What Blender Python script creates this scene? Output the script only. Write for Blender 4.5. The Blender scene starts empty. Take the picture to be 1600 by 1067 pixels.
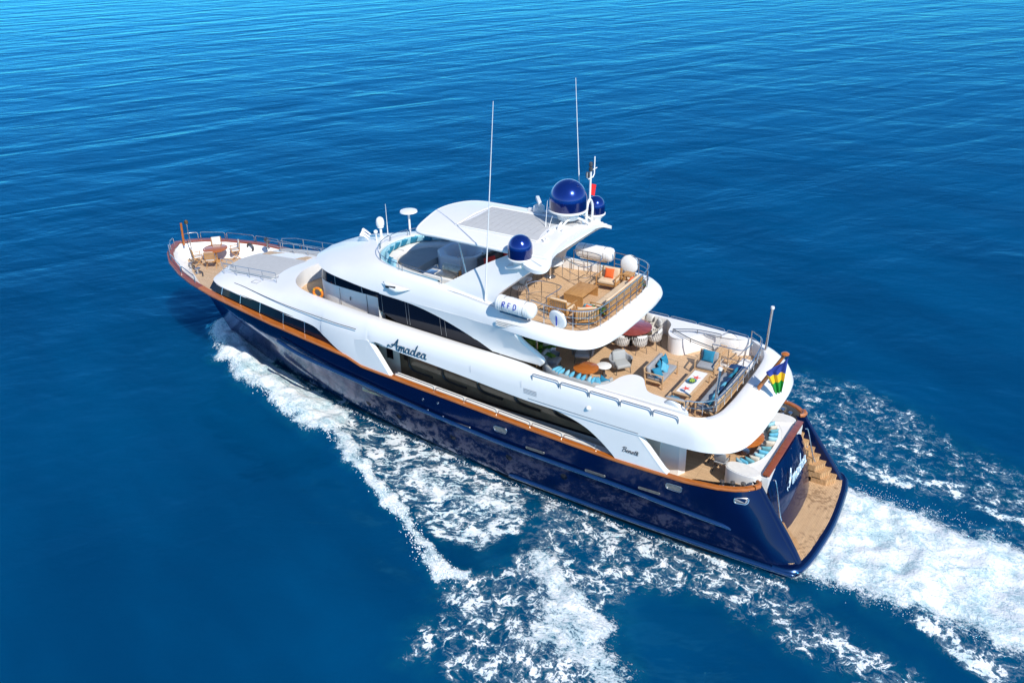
import bpy, bmesh, math, random
import numpy as np
from mathutils import Vector, Matrix, Quaternion
from mathutils.geometry import delaunay_2d_cdt
random.seed(7)
C = bpy.context.scene.collection
SC = bpy.context.scene
R = math.radians
# ------------------------------------------------------------------ camera, sky, sun
az, pi_, ro, F = R(-56.828), R(27.075), R(-1.452), 1388.2
fw = Vector((math.cos(pi_)*math.cos(az), math.cos(pi_)*math.sin(az), -math.sin(pi_)))
rt = fw.cross(Vector((0, 0, 1))).normalized(); up = rt.cross(fw)
r2 = rt*math.cos(ro)+up*math.sin(ro); u2 = up*math.cos(ro)-rt*math.sin(ro)
cam = bpy.data.cameras.new('camera'); camo = bpy.data.objects.new('camera', cam); C.objects.link(camo)
camo.matrix_world = Matrix(((r2.x, u2.x, -fw.x, -4.25), (r2.y, u2.y, -fw.y, 29.09), (r2.z, u2.z, -fw.z, 22.34), (0, 0, 0, 1)))
cam.sensor_width = 36; cam.lens = F/1600*36; cam.clip_start = .5; cam.clip_end = 20000
SC.camera = camo
SUN = Vector((-.93, .5, 1.0)).normalized()          # towards the sun
w = bpy.data.worlds.new('World'); SC.world = w; w.use_nodes = True
nt = w.node_tree; bg = nt.nodes['Background']; sky = nt.nodes.new('ShaderNodeTexSky')
sky.sky_type = 'NISHITA'; sky.sun_disc = False
sky.sun_elevation = math.asin(SUN.z); sky.sun_rotation = math.atan2(SUN.x, SUN.y)
sky.air_density = 1.0; sky.dust_density = 0; sky.ozone_density = 6.0; sky.altitude = 1500
tn = nt.nodes.new('ShaderNodeVectorMath'); tn.operation = 'MULTIPLY'; tn.inputs[1].default_value = (.84, .95, 1.0)
nt.links.new(sky.outputs[0], tn.inputs[0]); nt.links.new(tn.outputs[0], bg.inputs[0]); bg.inputs[1].default_value = .15
sl = bpy.data.lights.new('sun', 'SUN'); sl.energy = 4.2; sl.angle = R(.5); sl.color = (1, .955, .88)
so = bpy.data.objects.new('sun', sl); C.objects.link(so); so.rotation_euler = (-SUN).to_track_quat('-Z', 'Y').to_euler()
so.location = (0, 0, 60)
SC.view_settings.view_transform = 'Standard'; SC.view_settings.look = 'None'
SC.view_settings.exposure = .27; SC.view_settings.gamma = 1
SC.cycles.max_bounces = 6; SC.cycles.glossy_bounces = 3; SC.cycles.transmission_bounces = 4
SC.cycles.use_denoising = True

# ------------------------------------------------------------------ materials
def mat(name, col, rough=.5, metal=0, coat=0, spec=.5, var=0, vscale=3, bump=0, bscale=20, col2=None, alpha=1, trans=0, sheen=0):
    m = bpy.data.materials.new(name); m.use_nodes = True
    n = m.node_tree; p = n.nodes['Principled BSDF']
    p.inputs['Base Color'].default_value = (*col, 1); p.inputs['Roughness'].default_value = rough
    p.inputs['Metallic'].default_value = metal; p.inputs['Coat Weight'].default_value = coat
    p.inputs['Coat Roughness'].default_value = .04
    p.inputs['Specular IOR Level'].default_value = spec; p.inputs['Alpha'].default_value = alpha
    p.inputs['Transmission Weight'].default_value = trans
    if sheen: p.inputs['Sheen Weight'].default_value = sheen
    tc = n.nodes.new('ShaderNodeNewGeometry')
    if var or col2:
        t = n.nodes.new('ShaderNodeTexNoise'); t.inputs['Scale'].default_value = vscale; t.inputs['Detail'].default_value = 6
        n.links.new(tc.outputs['Position'], t.inputs['Vector'])
        r = n.nodes.new('ShaderNodeValToRGB'); r.color_ramp.elements[0].position = .3; r.color_ramp.elements[1].position = .7
        c2 = col2 or tuple(min(1, c*(1+var)) for c in col); c1 = col if col2 else tuple(c*(1-var) for c in col)
        r.color_ramp.elements[0].color = (*c1, 1); r.color_ramp.elements[1].color = (*c2, 1)
        n.links.new(t.outputs['Fac'], r.inputs[0]); n.links.new(r.outputs[0], p.inputs['Base Color'])
    if bump:
        t = n.nodes.new('ShaderNodeTexNoise'); t.inputs['Scale'].default_value = bscale; t.inputs['Detail'].default_value = 4
        n.links.new(tc.outputs['Position'], t.inputs['Vector'])
        b = n.nodes.new('ShaderNodeBump'); b.inputs['Strength'].default_value = bump; b.inputs['Distance'].default_value = .02
        n.links.new(t.outputs['Fac'], b.inputs['Height']); n.links.new(b.outputs[0], p.inputs['Normal'])
    return m
def teak(name, c1, c2, width=.055, axis='X', stain=False, seam=(.05, .03, .018)):
    m = bpy.data.materials.new(name); m.use_nodes = True; n = m.node_tree; p = n.nodes['Principled BSDF']; L = n.links.new
    g = n.nodes.new('ShaderNodeNewGeometry'); mp = n.nodes.new('ShaderNodeMapping'); L(g.outputs['Position'], mp.inputs[0])
    if axis == 'Y': mp.inputs['Rotation'].default_value = (0, 0, R(90))
    br = n.nodes.new('ShaderNodeTexBrick'); br.inputs['Scale'].default_value = 1
    br.inputs['Brick Width'].default_value = 1.7; br.inputs['Row Height'].default_value = width
    br.inputs['Mortar Size'].default_value = .004; br.inputs['Mortar Smooth'].default_value = .1
    br.inputs['Color1'].default_value = (*c1, 1); br.inputs['Color2'].default_value = (*c2, 1); br.inputs['Mortar'].default_value = (*seam, 1)
    L(mp.outputs[0], br.inputs['Vector'])
    mp2 = n.nodes.new('ShaderNodeMapping'); mp2.inputs['Scale'].default_value = (1.5, 14, 8) if axis == 'X' else (14, 1.5, 8); L(g.outputs['Position'], mp2.inputs[0])
    t = n.nodes.new('ShaderNodeTexNoise'); t.inputs['Scale'].default_value = 2; t.inputs['Detail'].default_value = 6; L(mp2.outputs[0], t.inputs['Vector'])
    mr = n.nodes.new('ShaderNodeMapRange'); mr.inputs[1].default_value = .3; mr.inputs[2].default_value = .7; mr.inputs[3].default_value = .9; mr.inputs[4].default_value = 1.08
    L(t.outputs['Fac'], mr.inputs[0])
    mx = n.nodes.new('ShaderNodeVectorMath'); mx.operation = 'SCALE'; L(br.outputs['Color'], mx.inputs[0]); L(mr.outputs[0], mx.inputs['Scale'])
    out = mx.outputs[0]
    if stain:
        t2 = n.nodes.new('ShaderNodeTexNoise'); t2.inputs['Scale'].default_value = 9; t2.inputs['Detail'].default_value = 8; L(g.outputs['Position'], t2.inputs['Vector'])
        t3 = n.nodes.new('ShaderNodeTexNoise'); t3.inputs['Scale'].default_value = .9; L(g.outputs['Position'], t3.inputs['Vector'])
        ad = n.nodes.new('ShaderNodeMath'); ad.operation = 'ADD'; L(t2.outputs[0], ad.inputs[0]); L(t3.outputs[0], ad.inputs[1])
        rr = n.nodes.new('ShaderNodeMapRange'); rr.inputs[1].default_value = 1.1; rr.inputs[2].default_value = 1.22; rr.inputs[3].default_value = 0; rr.inputs[4].default_value = .55
        L(ad.outputs[0], rr.inputs[0])
        mi = n.nodes.new('ShaderNodeMix'); mi.data_type = 'RGBA'; L(rr.outputs[0], mi.inputs[0]); L(out, mi.inputs[6]); mi.inputs[7].default_value = (.12, .05, .012, 1); out = mi.outputs[2]
    L(out, p.inputs['Base Color']); p.inputs['Roughness'].default_value = .6
    return m
def wood(name, c1, c2, rough=.3, coat=.3, axis=(3, 3, 30), sc=1.5):
    m = mat(name, c1, rough, coat=coat, col2=c2, vscale=sc); n = m.node_tree
    g = [x for x in n.nodes if x.bl_idname == 'ShaderNodeNewGeometry'][0]; t = [x for x in n.nodes if x.bl_idname == 'ShaderNodeTexNoise'][0]
    mp = n.nodes.new('ShaderNodeMapping'); mp.inputs['Scale'].default_value = axis
    tc = n.nodes.new('ShaderNodeTexCoord'); n.links.new(tc.outputs['Object'], mp.inputs[0]); n.links.new(mp.outputs[0], t.inputs['Vector'])
    return m
M = {}
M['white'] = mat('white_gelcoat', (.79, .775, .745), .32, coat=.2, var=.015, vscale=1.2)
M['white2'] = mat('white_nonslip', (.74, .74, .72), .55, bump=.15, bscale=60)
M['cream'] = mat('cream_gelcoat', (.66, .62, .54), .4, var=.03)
M['greypad'] = mat('grey_sun_pad', (.47, .47, .46), .75, var=.05, vscale=5, bump=.2, bscale=30)
M['greydeck'] = mat('grey_deck', (.42, .42, .42), .7, var=.05, vscale=3, bump=.1, bscale=60)
M['navy'] = mat('navy_hull_paint', (.0012, .008, .040), .13, metal=.15, coat=.42, spec=.3, var=.12, vscale=.7)
M['navymet'] = mat('metallic_blue_paint', (.003, .036, .13), .22, metal=.5, coat=1)
M['domeb'] = mat('blue_dome_paint', (.003, .03, .22), .2, metal=.6, coat=1)
M['domed'] = mat('dark_blue_dome_band', (.002, .008, .09), .18, metal=.3, coat=1)
M['boot'] = mat('antifouling', (.01, .014, .02), .5, var=.2)
M['varnish'] = wood('varnished_teak', (.34, .09, .012), (.50, .155, .025), .25, .6, (1, 8, 8))
M['varnishd'] = wood('varnished_mahogany', (.20, .045, .018), (.30, .075, .025), .25, .6, (1, 8, 8))
M['redwood'] = wood('striped_red_wood', (.13, .02, .02), (.36, .08, .06), .2, .6, (2, 30, 4), 1.0)
M['deck'] = teak('teak_deck', (.60, .39, .22), (.68, .46, .27))
M['deckp'] = teak('teak_platform', (.60, .38, .20), (.68, .45, .25), axis='Y', stain=True)
M['bowdeck'] = teak('teak_foredeck', (.55, .38, .24), (.62, .45, .29))
M['tread'] = teak('teak_tread', (.50, .28, .12), (.58, .35, .17), axis='Y')
M['teakf'] = wood('teak_furniture', (.36, .17, .05), (.52, .28, .10), .5, .0, (12, 2, 12))
M['teakf2'] = wood('pale_teak_furniture', (.48, .30, .15), (.62, .42, .24), .5, .0, (12, 2, 12))
M['glass'] = mat('dark_glass', (.004, .006, .014), .08, spec=.30)
M['glassb'] = mat('brown_tinted_glass', (.11, .08, .052), .12, spec=.6, var=.3, vscale=1.5)
M['black'] = mat('black_trim', (.006, .006, .007), .3)
M['steel'] = mat('stainless_steel', (.62, .62, .62), .22, metal=1)
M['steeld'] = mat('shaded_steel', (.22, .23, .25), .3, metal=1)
M['grey'] = mat('grey_cushion', (.30, .31, .32), .85, var=.06, vscale=8, bump=.3, bscale=90)
M['greyd'] = mat('dark_grey_cushion', (.13, .14, .16), .85, var=.08, vscale=8)
M['greyl'] = mat('grey_settee_cover', (.36, .37, .36), .8, var=.05)
M['beige'] = mat('beige_cushion', (.66, .50, .33), .85, var=.06, vscale=8, bump=.3, bscale=60)
M['cushw'] = mat('off_white_cushion', (.68, .66, .62), .85, var=.05, vscale=8)
M['rope'] = mat('woven_rope', (.60, .56, .50), .8, var=.3, vscale=40)
M['blue'] = mat('turquoise_cushion', (.012, .19, .31), .85, var=.12, vscale=10, bump=.3, bscale=60)
M['lblue'] = mat('light_blue_cushion', (.10, .38, .52), .85, var=.1, vscale=10)
M['pale'] = mat('pale_aqua_cushion', (.28, .52, .60), .85, var=.08, vscale=10)
M['teal'] = mat('dusty_teal_cushion', (.12, .32, .36), .85, var=.15, vscale=10)
M['sand'] = mat('sand_cushion', (.58, .52, .42), .85, var=.1, vscale=10)
M['navyc'] = mat('navy_cushion', (.012, .05, .14), .85, var=.3, vscale=12)
M['orange'] = mat('orange_cushion', (.80, .12, .02), .8, var=.05)
M['red'] = mat('red_fabric', (.45, .02, .015), .7, var=.08)
M['starf'] = mat('red_starfish_print', (.72, .10, .07), .8, var=.2, vscale=30)
M['linen'] = mat('white_linen', (.78, .76, .73), .8, var=.03)
M['rubber'] = mat('rubber', (.015, .015, .016), .6)
M['lifeo'] = mat('life_ring_orange', (.75, .20, .01), .55, var=.1)
M['leaf'] = mat('leaf', (.06, .20, .02), .5, var=.5, vscale=15)
M['leafl'] = mat('leaf_light', (.20, .36, .04), .5, var=.4, vscale=15)
M['pot'] = mat('pot', (.30, .24, .17), .7)
M['bowlb'] = mat('blue_bowl', (.05, .20, .27), .35)
M['fruit'] = mat('green_fruit', (.28, .40, .04), .5, var=.3, vscale=20)
M['jac'] = mat('pale_grey_tub', (.55, .60, .64), .35)
M['fb'] = mat('flag_blue', (.02, .045, .26), .7); M['fy'] = mat('flag_yellow', (.85, .48, .01), .7); M['fg'] = mat('flag_green', (.01, .28, .03), .7)
M['pen'] = mat('pennant_red', (.80, .01, .01), .7)
M['letter'] = mat('name_lettering', (.01, .07, .13), .3, coat=.3)
M['letters'] = mat('silver_lettering', (.50, .64, .72), .3, metal=.3)
M['raftblue'] = mat('raft_letter_blue', (.02, .04, .35), .5)
M['bronze'] = mat('bronze', (.25, .14, .06), .4, metal=.8)
M['darkgrey'] = mat('dark_grey_plastic', (.05, .05, .055), .5)
M['silver'] = mat('brushed_metal', (.35, .33, .30), .35, metal=.8, var=.2, vscale=9)

_p = M['navy'].node_tree.nodes['Principled BSDF']; _p.inputs['Coat Tint'].default_value = (.4, .6, 1, 1); _p.inputs['Specular Tint'].default_value = (.3, .5, 1, 1)
# ------------------------------------------------------------------ helpers
def V(*a): return Vector(a)
def cr(pts, n, closed=False):
    P = [Vector(p) for p in pts]; k = len(P); out = []
    segs = k if closed else k-1
    for i in range(n):
        t = i/(n if closed else n-1)*segs; s = min(int(t), segs-1); u = t-s
        if closed: a, b, c, d = P[(s-1) % k], P[s % k], P[(s+1) % k], P[(s+2) % k]
        else:
            b, c = P[s], P[s+1]; a = P[s-1] if s > 0 else b*2-c; d = P[s+2] if s+2 < k else c*2-b
        out.append(.5*((2*b)+(c-a)*u+(2*a-5*b+4*c-d)*u*u+(3*b-a-3*c+d)*u**3))
    return out
class B:
    def __init__(s): s.v = []; s.f = []
    def add(s, vs, fs, X=None):
        o = len(s.v)
        s.v += [(X @ Vector(p)) if X else Vector(p) for p in vs]; s.f += [tuple(i+o for i in f) for f in fs]; return s
    def box(s, c, d, rz=0, rx=0, ry=0, bev=0):
        X = Matrix.Translation(c) @ Matrix.Rotation(rz, 4, 'Z') @ Matrix.Rotation(ry, 4, 'Y') @ Matrix.Rotation(rx, 4, 'X')
        bm = bmesh.new(); bmesh.ops.create_cube(bm, size=1); bmesh.ops.scale(bm, vec=d, verts=bm.verts)
        if bev: bmesh.ops.bevel(bm, geom=bm.edges[:], offset=bev, segments=2, profile=.6, affect='EDGES')
        bm.verts.index_update(); s.add([v.co.copy() for v in bm.verts], [[v.index for v in f.verts] for f in bm.faces], X); bm.free(); return s
    def tube(s, path, r, n=8, closed=False, caps=True):
        P = [Vector(p) for p in path]; k = len(P); rr = r if isinstance(r, (list, tuple)) else [r]*k
        vs = []; fs = []; nrm = None
        for i, p in enumerate(P):
            if closed: t = (P[(i+1) % k]-P[i-1])
            else: t = P[min(i+1, k-1)]-P[max(i-1, 0)]
            t = t.normalized() if t.length > 1e-9 else Vector((0, 0, 1))
            if nrm is None: nrm = t.orthogonal().normalized()
            nrm = (nrm-t*nrm.dot(t)); nrm = nrm.normalized() if nrm.length > 1e-6 else t.orthogonal().normalized()
            b = t.cross(nrm)
            for j in range(n):
                a = 2*math.pi*j/n; vs.append(p+(nrm*math.cos(a)+b*math.sin(a))*rr[i])
        for i in range(k if closed else k-1):
            for j in range(n):
                fs.append((i*n+j, i*n+(j+1) % n, ((i+1) % k)*n+(j+1) % n, ((i+1) % k)*n+j))
        if caps and not closed: fs += [tuple(range(n-1, -1, -1)), tuple((k-1)*n+j for j in range(n))]
        return s.add(vs, fs)
    def lathe(s, prof, c=(0, 0, 0), n=24, X=None, cap=True):
        vs = []; fs = []; k = len(prof)
        for r, z in prof:
            for j in range(n): a = 2*math.pi*j/n; vs.append((c[0]+r*math.cos(a), c[1]+r*math.sin(a), c[2]+z))
        for i in range(k-1):
            for j in range(n): fs.append((i*n+j, i*n+(j+1) % n, (i+1)*n+(j+1) % n, (i+1)*n+j))
        if cap: fs += [tuple(range(n-1, -1, -1)), tuple((k-1)*n+j for j in range(n))]
        return s.add(vs, fs, X)
    def prism(s, poly, z0, z1, X=None):
        k = len(poly); z = lambda q, i: q[i] if isinstance(q, (list, tuple)) else q
        vs = [(p[0], p[1], z(z0, i)) for i, p in enumerate(poly)]+[(p[0], p[1], z(z1, i)) for i, p in enumerate(poly)]
        a = sum(poly[i][0]*poly[(i+1) % k][1]-poly[(i+1) % k][0]*poly[i][1] for i in range(k))
        fs = [(i, (i+1) % k, k+(i+1) % k, k+i) for i in range(k)]+[tuple(range(k-1, -1, -1)), tuple(range(k, 2*k))]
        if a < 0: fs = [tuple(reversed(f)) for f in fs]
        return s.add(vs, fs, X)
    def loft(s, rows, closed=False, flip=False):
        m = len(rows[0]); vs = [p for r in rows for p in r]; fs = []
        for i in range(len(rows)-1):
            for j in range(m if closed else m-1):
                q = (i*m+j, i*m+(j+1) % m, (i+1)*m+(j+1) % m, (i+1)*m+j); fs.append(q[::-1] if flip else q)
        return s.add(vs, fs)
    def pillow(s, c, sx, sy, t, X=None):       # soft square cushion lying flat, corners drawn out
        n = 10; vs = []; fs = []
        for side in (1, -1):
            for i in range(n+1):
                for j in range(n+1):
                    u = -1+2*i/n; v = -1+2*j/n
                    e = max(0, (1-abs(u)**2.6)*(1-abs(v)**2.6))
                    pin = 1-.10*(1-u*u)*abs(v)**3-.0; pin2 = 1-.10*(1-v*v)*abs(u)**3
                    vs.append((c[0]+u*sx/2*pin2, c[1]+v*sy/2*pin, c[2]+side*t/2*e**.5))
        N = (n+1)**2
        for sd in (0, 1):
            for i in range(n):
                for j in range(n):
                    q = [sd*N+i*(n+1)+j, sd*N+(i+1)*(n+1)+j, sd*N+(i+1)*(n+1)+j+1, sd*N+i*(n+1)+j+1]
                    fs.append(tuple(q if sd == 0 else q[::-1]))
        return s.add(vs, fs, X)
    def ell(s, c, r, n=16, m=10, z0=-1):
        prof = [(max(1e-4, math.cos(a)), math.sin(a)) for a in [(-math.pi/2)+math.pi*i/m for i in range(m+1)] if math.sin(a) >= z0-1e-6]
        X = Matrix.Translation(c) @ Matrix.Diagonal((*r, 1)); return s.lathe(prof, n=n, X=X)
    def out(s, name, m, parent=None, smooth=35, kind=None, sub=False, weld=True):
        me = bpy.data.meshes.new(name); me.from_pydata([tuple(v) for v in s.v], [], s.f); me.validate()
        if weld:
            bm = bmesh.new(); bm.from_mesh(me); bmesh.ops.remove_doubles(bm, verts=bm.verts, dist=1e-5); bm.to_mesh(me); bm.free()
        mm = m if isinstance(m, (list, tuple)) else [m]
        for q in mm: me.materials.append(M[q] if isinstance(q, str) else q)
        for p in me.polygons: p.use_smooth = smooth > 0
        if smooth: me.set_sharp_from_angle(angle=R(smooth))
        o = bpy.data.objects.new(name, me); C.objects.link(o)
        if parent is not None:
            o.parent = parent; o.matrix_parent_inverse = wm(parent).inverted()
        if kind: o['kind'] = kind
        return o
def wm(o):
    m = Matrix.LocRotScale(o.location, o.rotation_euler, o.scale)
    return (wm(o.parent) @ o.matrix_parent_inverse @ m) if o.parent else m
def thing(name, label, cat, loc=(0, 0, 0), group=None, rz=0):
    o = bpy.data.objects.new(name, None); C.objects.link(o); o.location = loc; o.rotation_euler = (0, 0, rz); o.empty_display_size = .2
    o['label'] = label; o['category'] = cat
    if group: o['group'] = group
    return o
def tag(o, label, cat, group=None):
    o['label'] = label; o['category'] = cat
    if group: o['group'] = group
    return o
def place(o, loc, rz=0):
    o.location = loc; o.rotation_euler = (0, 0, rz); return o
def dup(root, loc, rz=0, label=None):
    r = root.copy(); C.objects.link(r); r.location = loc; r.rotation_euler = (0, 0, rz)
    if label: r['label'] = label
    for ch in list(root.children):
        c = ch.copy(); C.objects.link(c); c.parent = r
        for g in ch.children: d = g.copy(); C.objects.link(d); d.parent = c
    return r
def itp(x, tab):
    return float(np.interp(x, [t[0] for t in tab], [t[1] for t in tab]))
HB = [(2.55, 2.8), (2.7, 3.05), (3.1, 3.35), (3.8, 3.58), (5, 3.72), (7, 3.78), (10, 3.8), (20, 3.8), (24, 3.72), (26, 3.63), (28.4, 3.46), (30.4, 3.28), (32.3, 2.98), (33.6, 2.62), (35.1, 1.98), (36.1, 1.3), (36.7, .7), (37.05, 0)]
CZ = [(2.5, 3.15), (5, 3.04), (8, 3.05), (11.5, 3.2), (14.7, 3.36), (17.2, 3.48), (20.3, 3.64), (21.1, 3.88), (22.6, 4.02), (24.3, 4.16), (26.3, 4.30), (28.4, 4.47), (30.6, 4.62), (33, 4.83), (37.1, 5.1)]
hb = lambda x: itp(x, HB)
cz = lambda x: itp(x, CZ)

# ------------------------------------------------------------------ water
def vnoise(x, y, seed=0):
    xi = np.floor(x).astype(np.int64); yi = np.floor(y).astype(np.int64); xf = x-xi; yf = y-yi
    def h(a, b):
        n = (a*374761393+b*668265263+seed*1274126177) & 0x7fffffff
        n = ((n ^ (n >> 13))*1274126177) & 0x7fffffff
        return ((n ^ (n >> 16)) & 0xffff)/65535.0
    u = xf*xf*(3-2*xf); v = yf*yf*(3-2*yf)
    return (h(xi, yi)*(1-u)+h(xi+1, yi)*u)*(1-v)+(h(xi, yi+1)*(1-u)+h(xi+1, yi+1)*u)*v
def fbm(x, y, o=4, seed=0):
    s = 0; a = .5; t = 0
    for i in range(o): s = s+a*vnoise(x*2**i, y*2**i, seed+i); t += a; a *= .5
    return s/t
def axis(lo, hi, d, far0, far1, g=1.13):
    a = list(np.arange(lo, hi+1e-6, d)); s = d; x = lo; left = []
    while x > far0: s *= g; x -= s; left.append(x)
    s = d; x = a[-1]; right = []
    while x < far1: s *= g; x += s; right.append(x)
    return np.array(left[::-1]+a+right)
def polymask(X, Y, poly, soft):
    ins = np.zeros(X.shape, bool); dmin = np.full(X.shape, 1e9); k = len(poly)
    for i in range(k):
        x0, y0 = poly[i]; x1, y1 = poly[(i+1) % k]
        c = ((y0 > Y) != (y1 > Y)) & (X < (x1-x0)*(Y-y0)/((y1-y0) if abs(y1-y0) > 1e-9 else 1e-9)+x0); ins ^= c
        t = np.clip(((X-x0)*(x1-x0)+(Y-y0)*(y1-y0))/((x1-x0)**2+(y1-y0)**2+1e-9), 0, 1)
        dmin = np.minimum(dmin, np.hypot(X-x0-t*(x1-x0), Y-y0-t*(y1-y0)))
    return np.clip(.5+np.where(ins, dmin, -dmin)/soft, 0, 1)
def linemask(X, Y, pts, w_, soft=None):
    dmin = np.full(X.shape, 1e9)
    for (x0, y0), (x1, y1) in zip(pts, pts[1:]):
        t = np.clip(((X-x0)*(x1-x0)+(Y-y0)*(y1-y0))/((x1-x0)**2+(y1-y0)**2+1e-9), 0, 1)
        dmin = np.minimum(dmin, np.hypot(X-x0-t*(x1-x0), Y-y0-t*(y1-y0)))
    return np.clip(1-(dmin-w_/2)/(soft or w_), 0, 1)
def water_maps(X, Y):
    Xw = X+(fbm(X*.8, Y*.8, 3, 11)-.5)*1.1; Yw = Y+(fbm(X*.8, Y*.8, 3, 23)-.5)*1.1
    solid = linemask(Xw, Yw, [(34.0, -.5), (32.3, .8), (29.5, 2.05), (26.6, 2.85), (24.3, 3.4), (22.5, 4.1)], 1.6, .8)
    solid = np.maximum(solid, linemask(Xw, Yw, [(23, 4.0), (21.3, 4.6), (19.8, 5.7), (18, 6.3), (16.3, 7.2), (15.2, 7.6)], .35, .5)*.88)
    solid = np.maximum(solid, linemask(Xw, Yw, [(15.3, 7.6), (13.9, 8.6), (12.7, 9.2), (11.7, 9.6), (11.0, 9.3)], .3, .45)*.85)
    wake = polymask(Xw, Yw, [(3, 3.3), (3, -3.2), (-.6, -3.1), (-3.0, -2.8), (-7, -3.1), (-14, -3.8), (-30, -5), (-30, 5.5), (-14, 4.2), (-6.5, 3.4), (-4.2, 3.1), (-2.2, 3.2), (-.4, 3.5)], 1.7)
    solid = np.maximum(solid, wake)
    solid = np.maximum(solid, polymask(Xw, Yw, [(7.4, 7.6), (5.4, 8.3), (4.6, 9.2), (4.5, 11.5), (8, 11.2), (8.4, 8.7)], 1.6)*.80)
    solid = np.maximum(solid, linemask(Xw, Yw, [(9.0, 7.0), (8.3, 7.7), (6.9, 8.3), (5.4, 9.1)], .5, 1.2)*.84)
    solid = np.maximum(solid, linemask(Xw, Yw, [(6.6, 9.3), (4.8, 10.3), (3.4, 11.8)], .6, 1.0)*.84)
    solid = np.maximum(solid, linemask(Xw, Yw, [(16.5, 5.2), (14.4, 5.6), (13.2, 5.5), (11.4, 5.1)], .6, 1.0)*.72)
    lace = polymask(Xw, Yw, [(24.5, 2.4), (20.9, 2.6), (18.5, 2.9), (15.6, 3.2), (11.2, 3.7), (10.5, 6.4), (11.2, 8.2), (12.9, 8.2), (15, 7.6), (18, 6.2), (21.2, 4.9), (24, 4.0)], .9)*.80
    lace = np.maximum(lace, polymask(Xw, Yw, [(12, 3.3), (7, 3.4), (2, 3.2), (.7, 3.8), (-1.3, 4.5), (-3.8, 5.4), (-5, 6.6), (-3, 7.2), (.5, 6.6), (3, 5.9), (5, 6.3), (5.2, 8.5), (4, 11), (5, 14), (11, 13.5), (11.5, 10), (10.2, 7.4), (11, 5)], 1.2)*.71)
    hull_dark = linemask(X, Y, [(13, 3.1), (9, 3.45), (5, 3.6), (1, 3.6)], .5, .6)
    lace = np.maximum(lace, polymask(Xw, Yw, [(14, -6), (9, -10), (5, -12), (2.4, -12.5), (-.5, -11.2), (-3.3, -9), (-7, -8), (-14, -9), (-20, -10), (-20, -4), (-7, -3.7), (-2.8, -3.9), (.6, -3.8), (4, -5)], 1.6)*.60)
    lace = np.maximum(lace, linemask(Xw, Yw, [(5, -7.5), (2.4, -6.4), (.6, -5.0), (-1.1, -4.7), (-2.6, -5.8), (-4, -4.9), (-6, -4.5), (-12, -4.3)], .4, .9)*.80)
    lace = np.maximum(lace, linemask(Xw, Yw, [(-3.6, 3.3), (-4.8, 4.0), (-6.2, 4.7), (-10, 6)], .4, .6)*.86)
    lace = np.maximum(lace, polymask(Xw, Yw, [(34, .4), (31, 1.9), (28, 3.5), (24, 4.9), (21.5, 5.3), (21, 3.0), (26, 2.0), (31, .6)], 1.0)*.62)
    lace = np.maximum(lace, wake*.7)
    lace = np.maximum(lace, polymask(Xw, Yw, [(1, -3), (-30, -8), (-30, -3), (-6, -2), (-1, -2.4)], 1.5)*.66)
    lace = np.maximum(lace, polymask(Xw, Yw, [(1, 3.4), (-2, 3.6), (-8, 5), (-30, 8), (-30, 3), (-6, 2.2), (-1, 2.6)], 1.2)*.62)
    lace = np.maximum(lace, linemask(Xw, Yw, [(28, .9), (24, 1.9), (18, 2.9), (12, 3.45), (6, 3.75), (1.0, 3.7)], .12, .35)*.80)
    aer = np.maximum(np.maximum(solid, lace*.8), wake)
    solid = np.maximum(solid, linemask(Xw, Yw, [(35.2, -1.2), (34.2, -.5), (33.0, .3)], .8, 1.6)*.62)
    strk = polymask(X, Y, [(34, 0), (30, 4), (24, 6), (18, 8), (13, 9.5), (9.5, 7), (10.5, 3), (20, 1), (30, -1)], 2.5)
    return solid, lace, aer, hull_dark, wake, strk
gx = axis(-9, 38, .13, -2500, 9000); gy = axis(-14, 14, .13, -12000, 1500)
GX, GY = np.meshgrid(gx, gy, indexing='ij')
solid, lace, aer, hd, wk, sk = water_maps(GX, GY)
near = np.exp(-np.maximum(0, np.hypot(GX-14, GY)-26)/60)
Z = near*(.16*(fbm(GX*.10+GY*.05, GY*.22, 3, 3)-.5)+.10*(fbm(GX*.5, GY*.9, 3, 5)-.5))
Z += solid*(.10+.28*(fbm(GX*1.7, GY*1.7, 4, 9)-.35))*near + lace*.10*(fbm(GX*1.4, GY*1.4, 3, 15)-.5)
Z += wk*.28*(fbm(GX*.7, GY*.7, 3, 31)-.35)
bowm = linemask(GX, GY, [(35, -.6), (32.5, .9), (29.4, 2.4), (26.8, 3.2), (24, 4.0), (21.3, 4.7), (18, 6.3), (15.2, 7.6)], .6, .8)
Z += bowm*.42*np.clip((GX-12)/18, .2, 1)*(.7+.6*fbm(GX*1.2, GY*1.2, 2, 77))
Z -= .06*hd
nx, ny = GX.shape
vs = np.stack([GX, GY, Z], -1).reshape(-1, 3)
idx = np.arange(nx*ny).reshape(nx, ny)
fs = np.stack([idx[:-1, :-1], idx[1:, :-1], idx[1:, 1:], idx[:-1, 1:]], -1).reshape(-1, 4)
me = bpy.data.meshes.new('water'); me.vertices.add(len(vs)); me.vertices.foreach_set('co', vs.ravel())
me.loops.add(fs.size); me.loops.foreach_set('vertex_index', fs.ravel()); me.polygons.add(len(fs))
me.polygons.foreach_set('loop_start', np.arange(0, fs.size, 4)); me.update(calc_edges=True)
me.polygons.foreach_set('use_smooth', [True]*len(fs))
for nm, A in (('solid', solid), ('lace', lace), ('aer', aer), ('streak', sk)):
    at = me.attributes.new(nm, 'FLOAT', 'POINT'); at.data.foreach_set('value', A.ravel().astype(np.float32))
wo = bpy.data.objects.new('water', me); C.objects.link(wo); wo['kind'] = 'structure'
m = bpy.data.materials.new('sea'); m.use_nodes = True; n = m.node_tree; L = n.links.new
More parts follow.
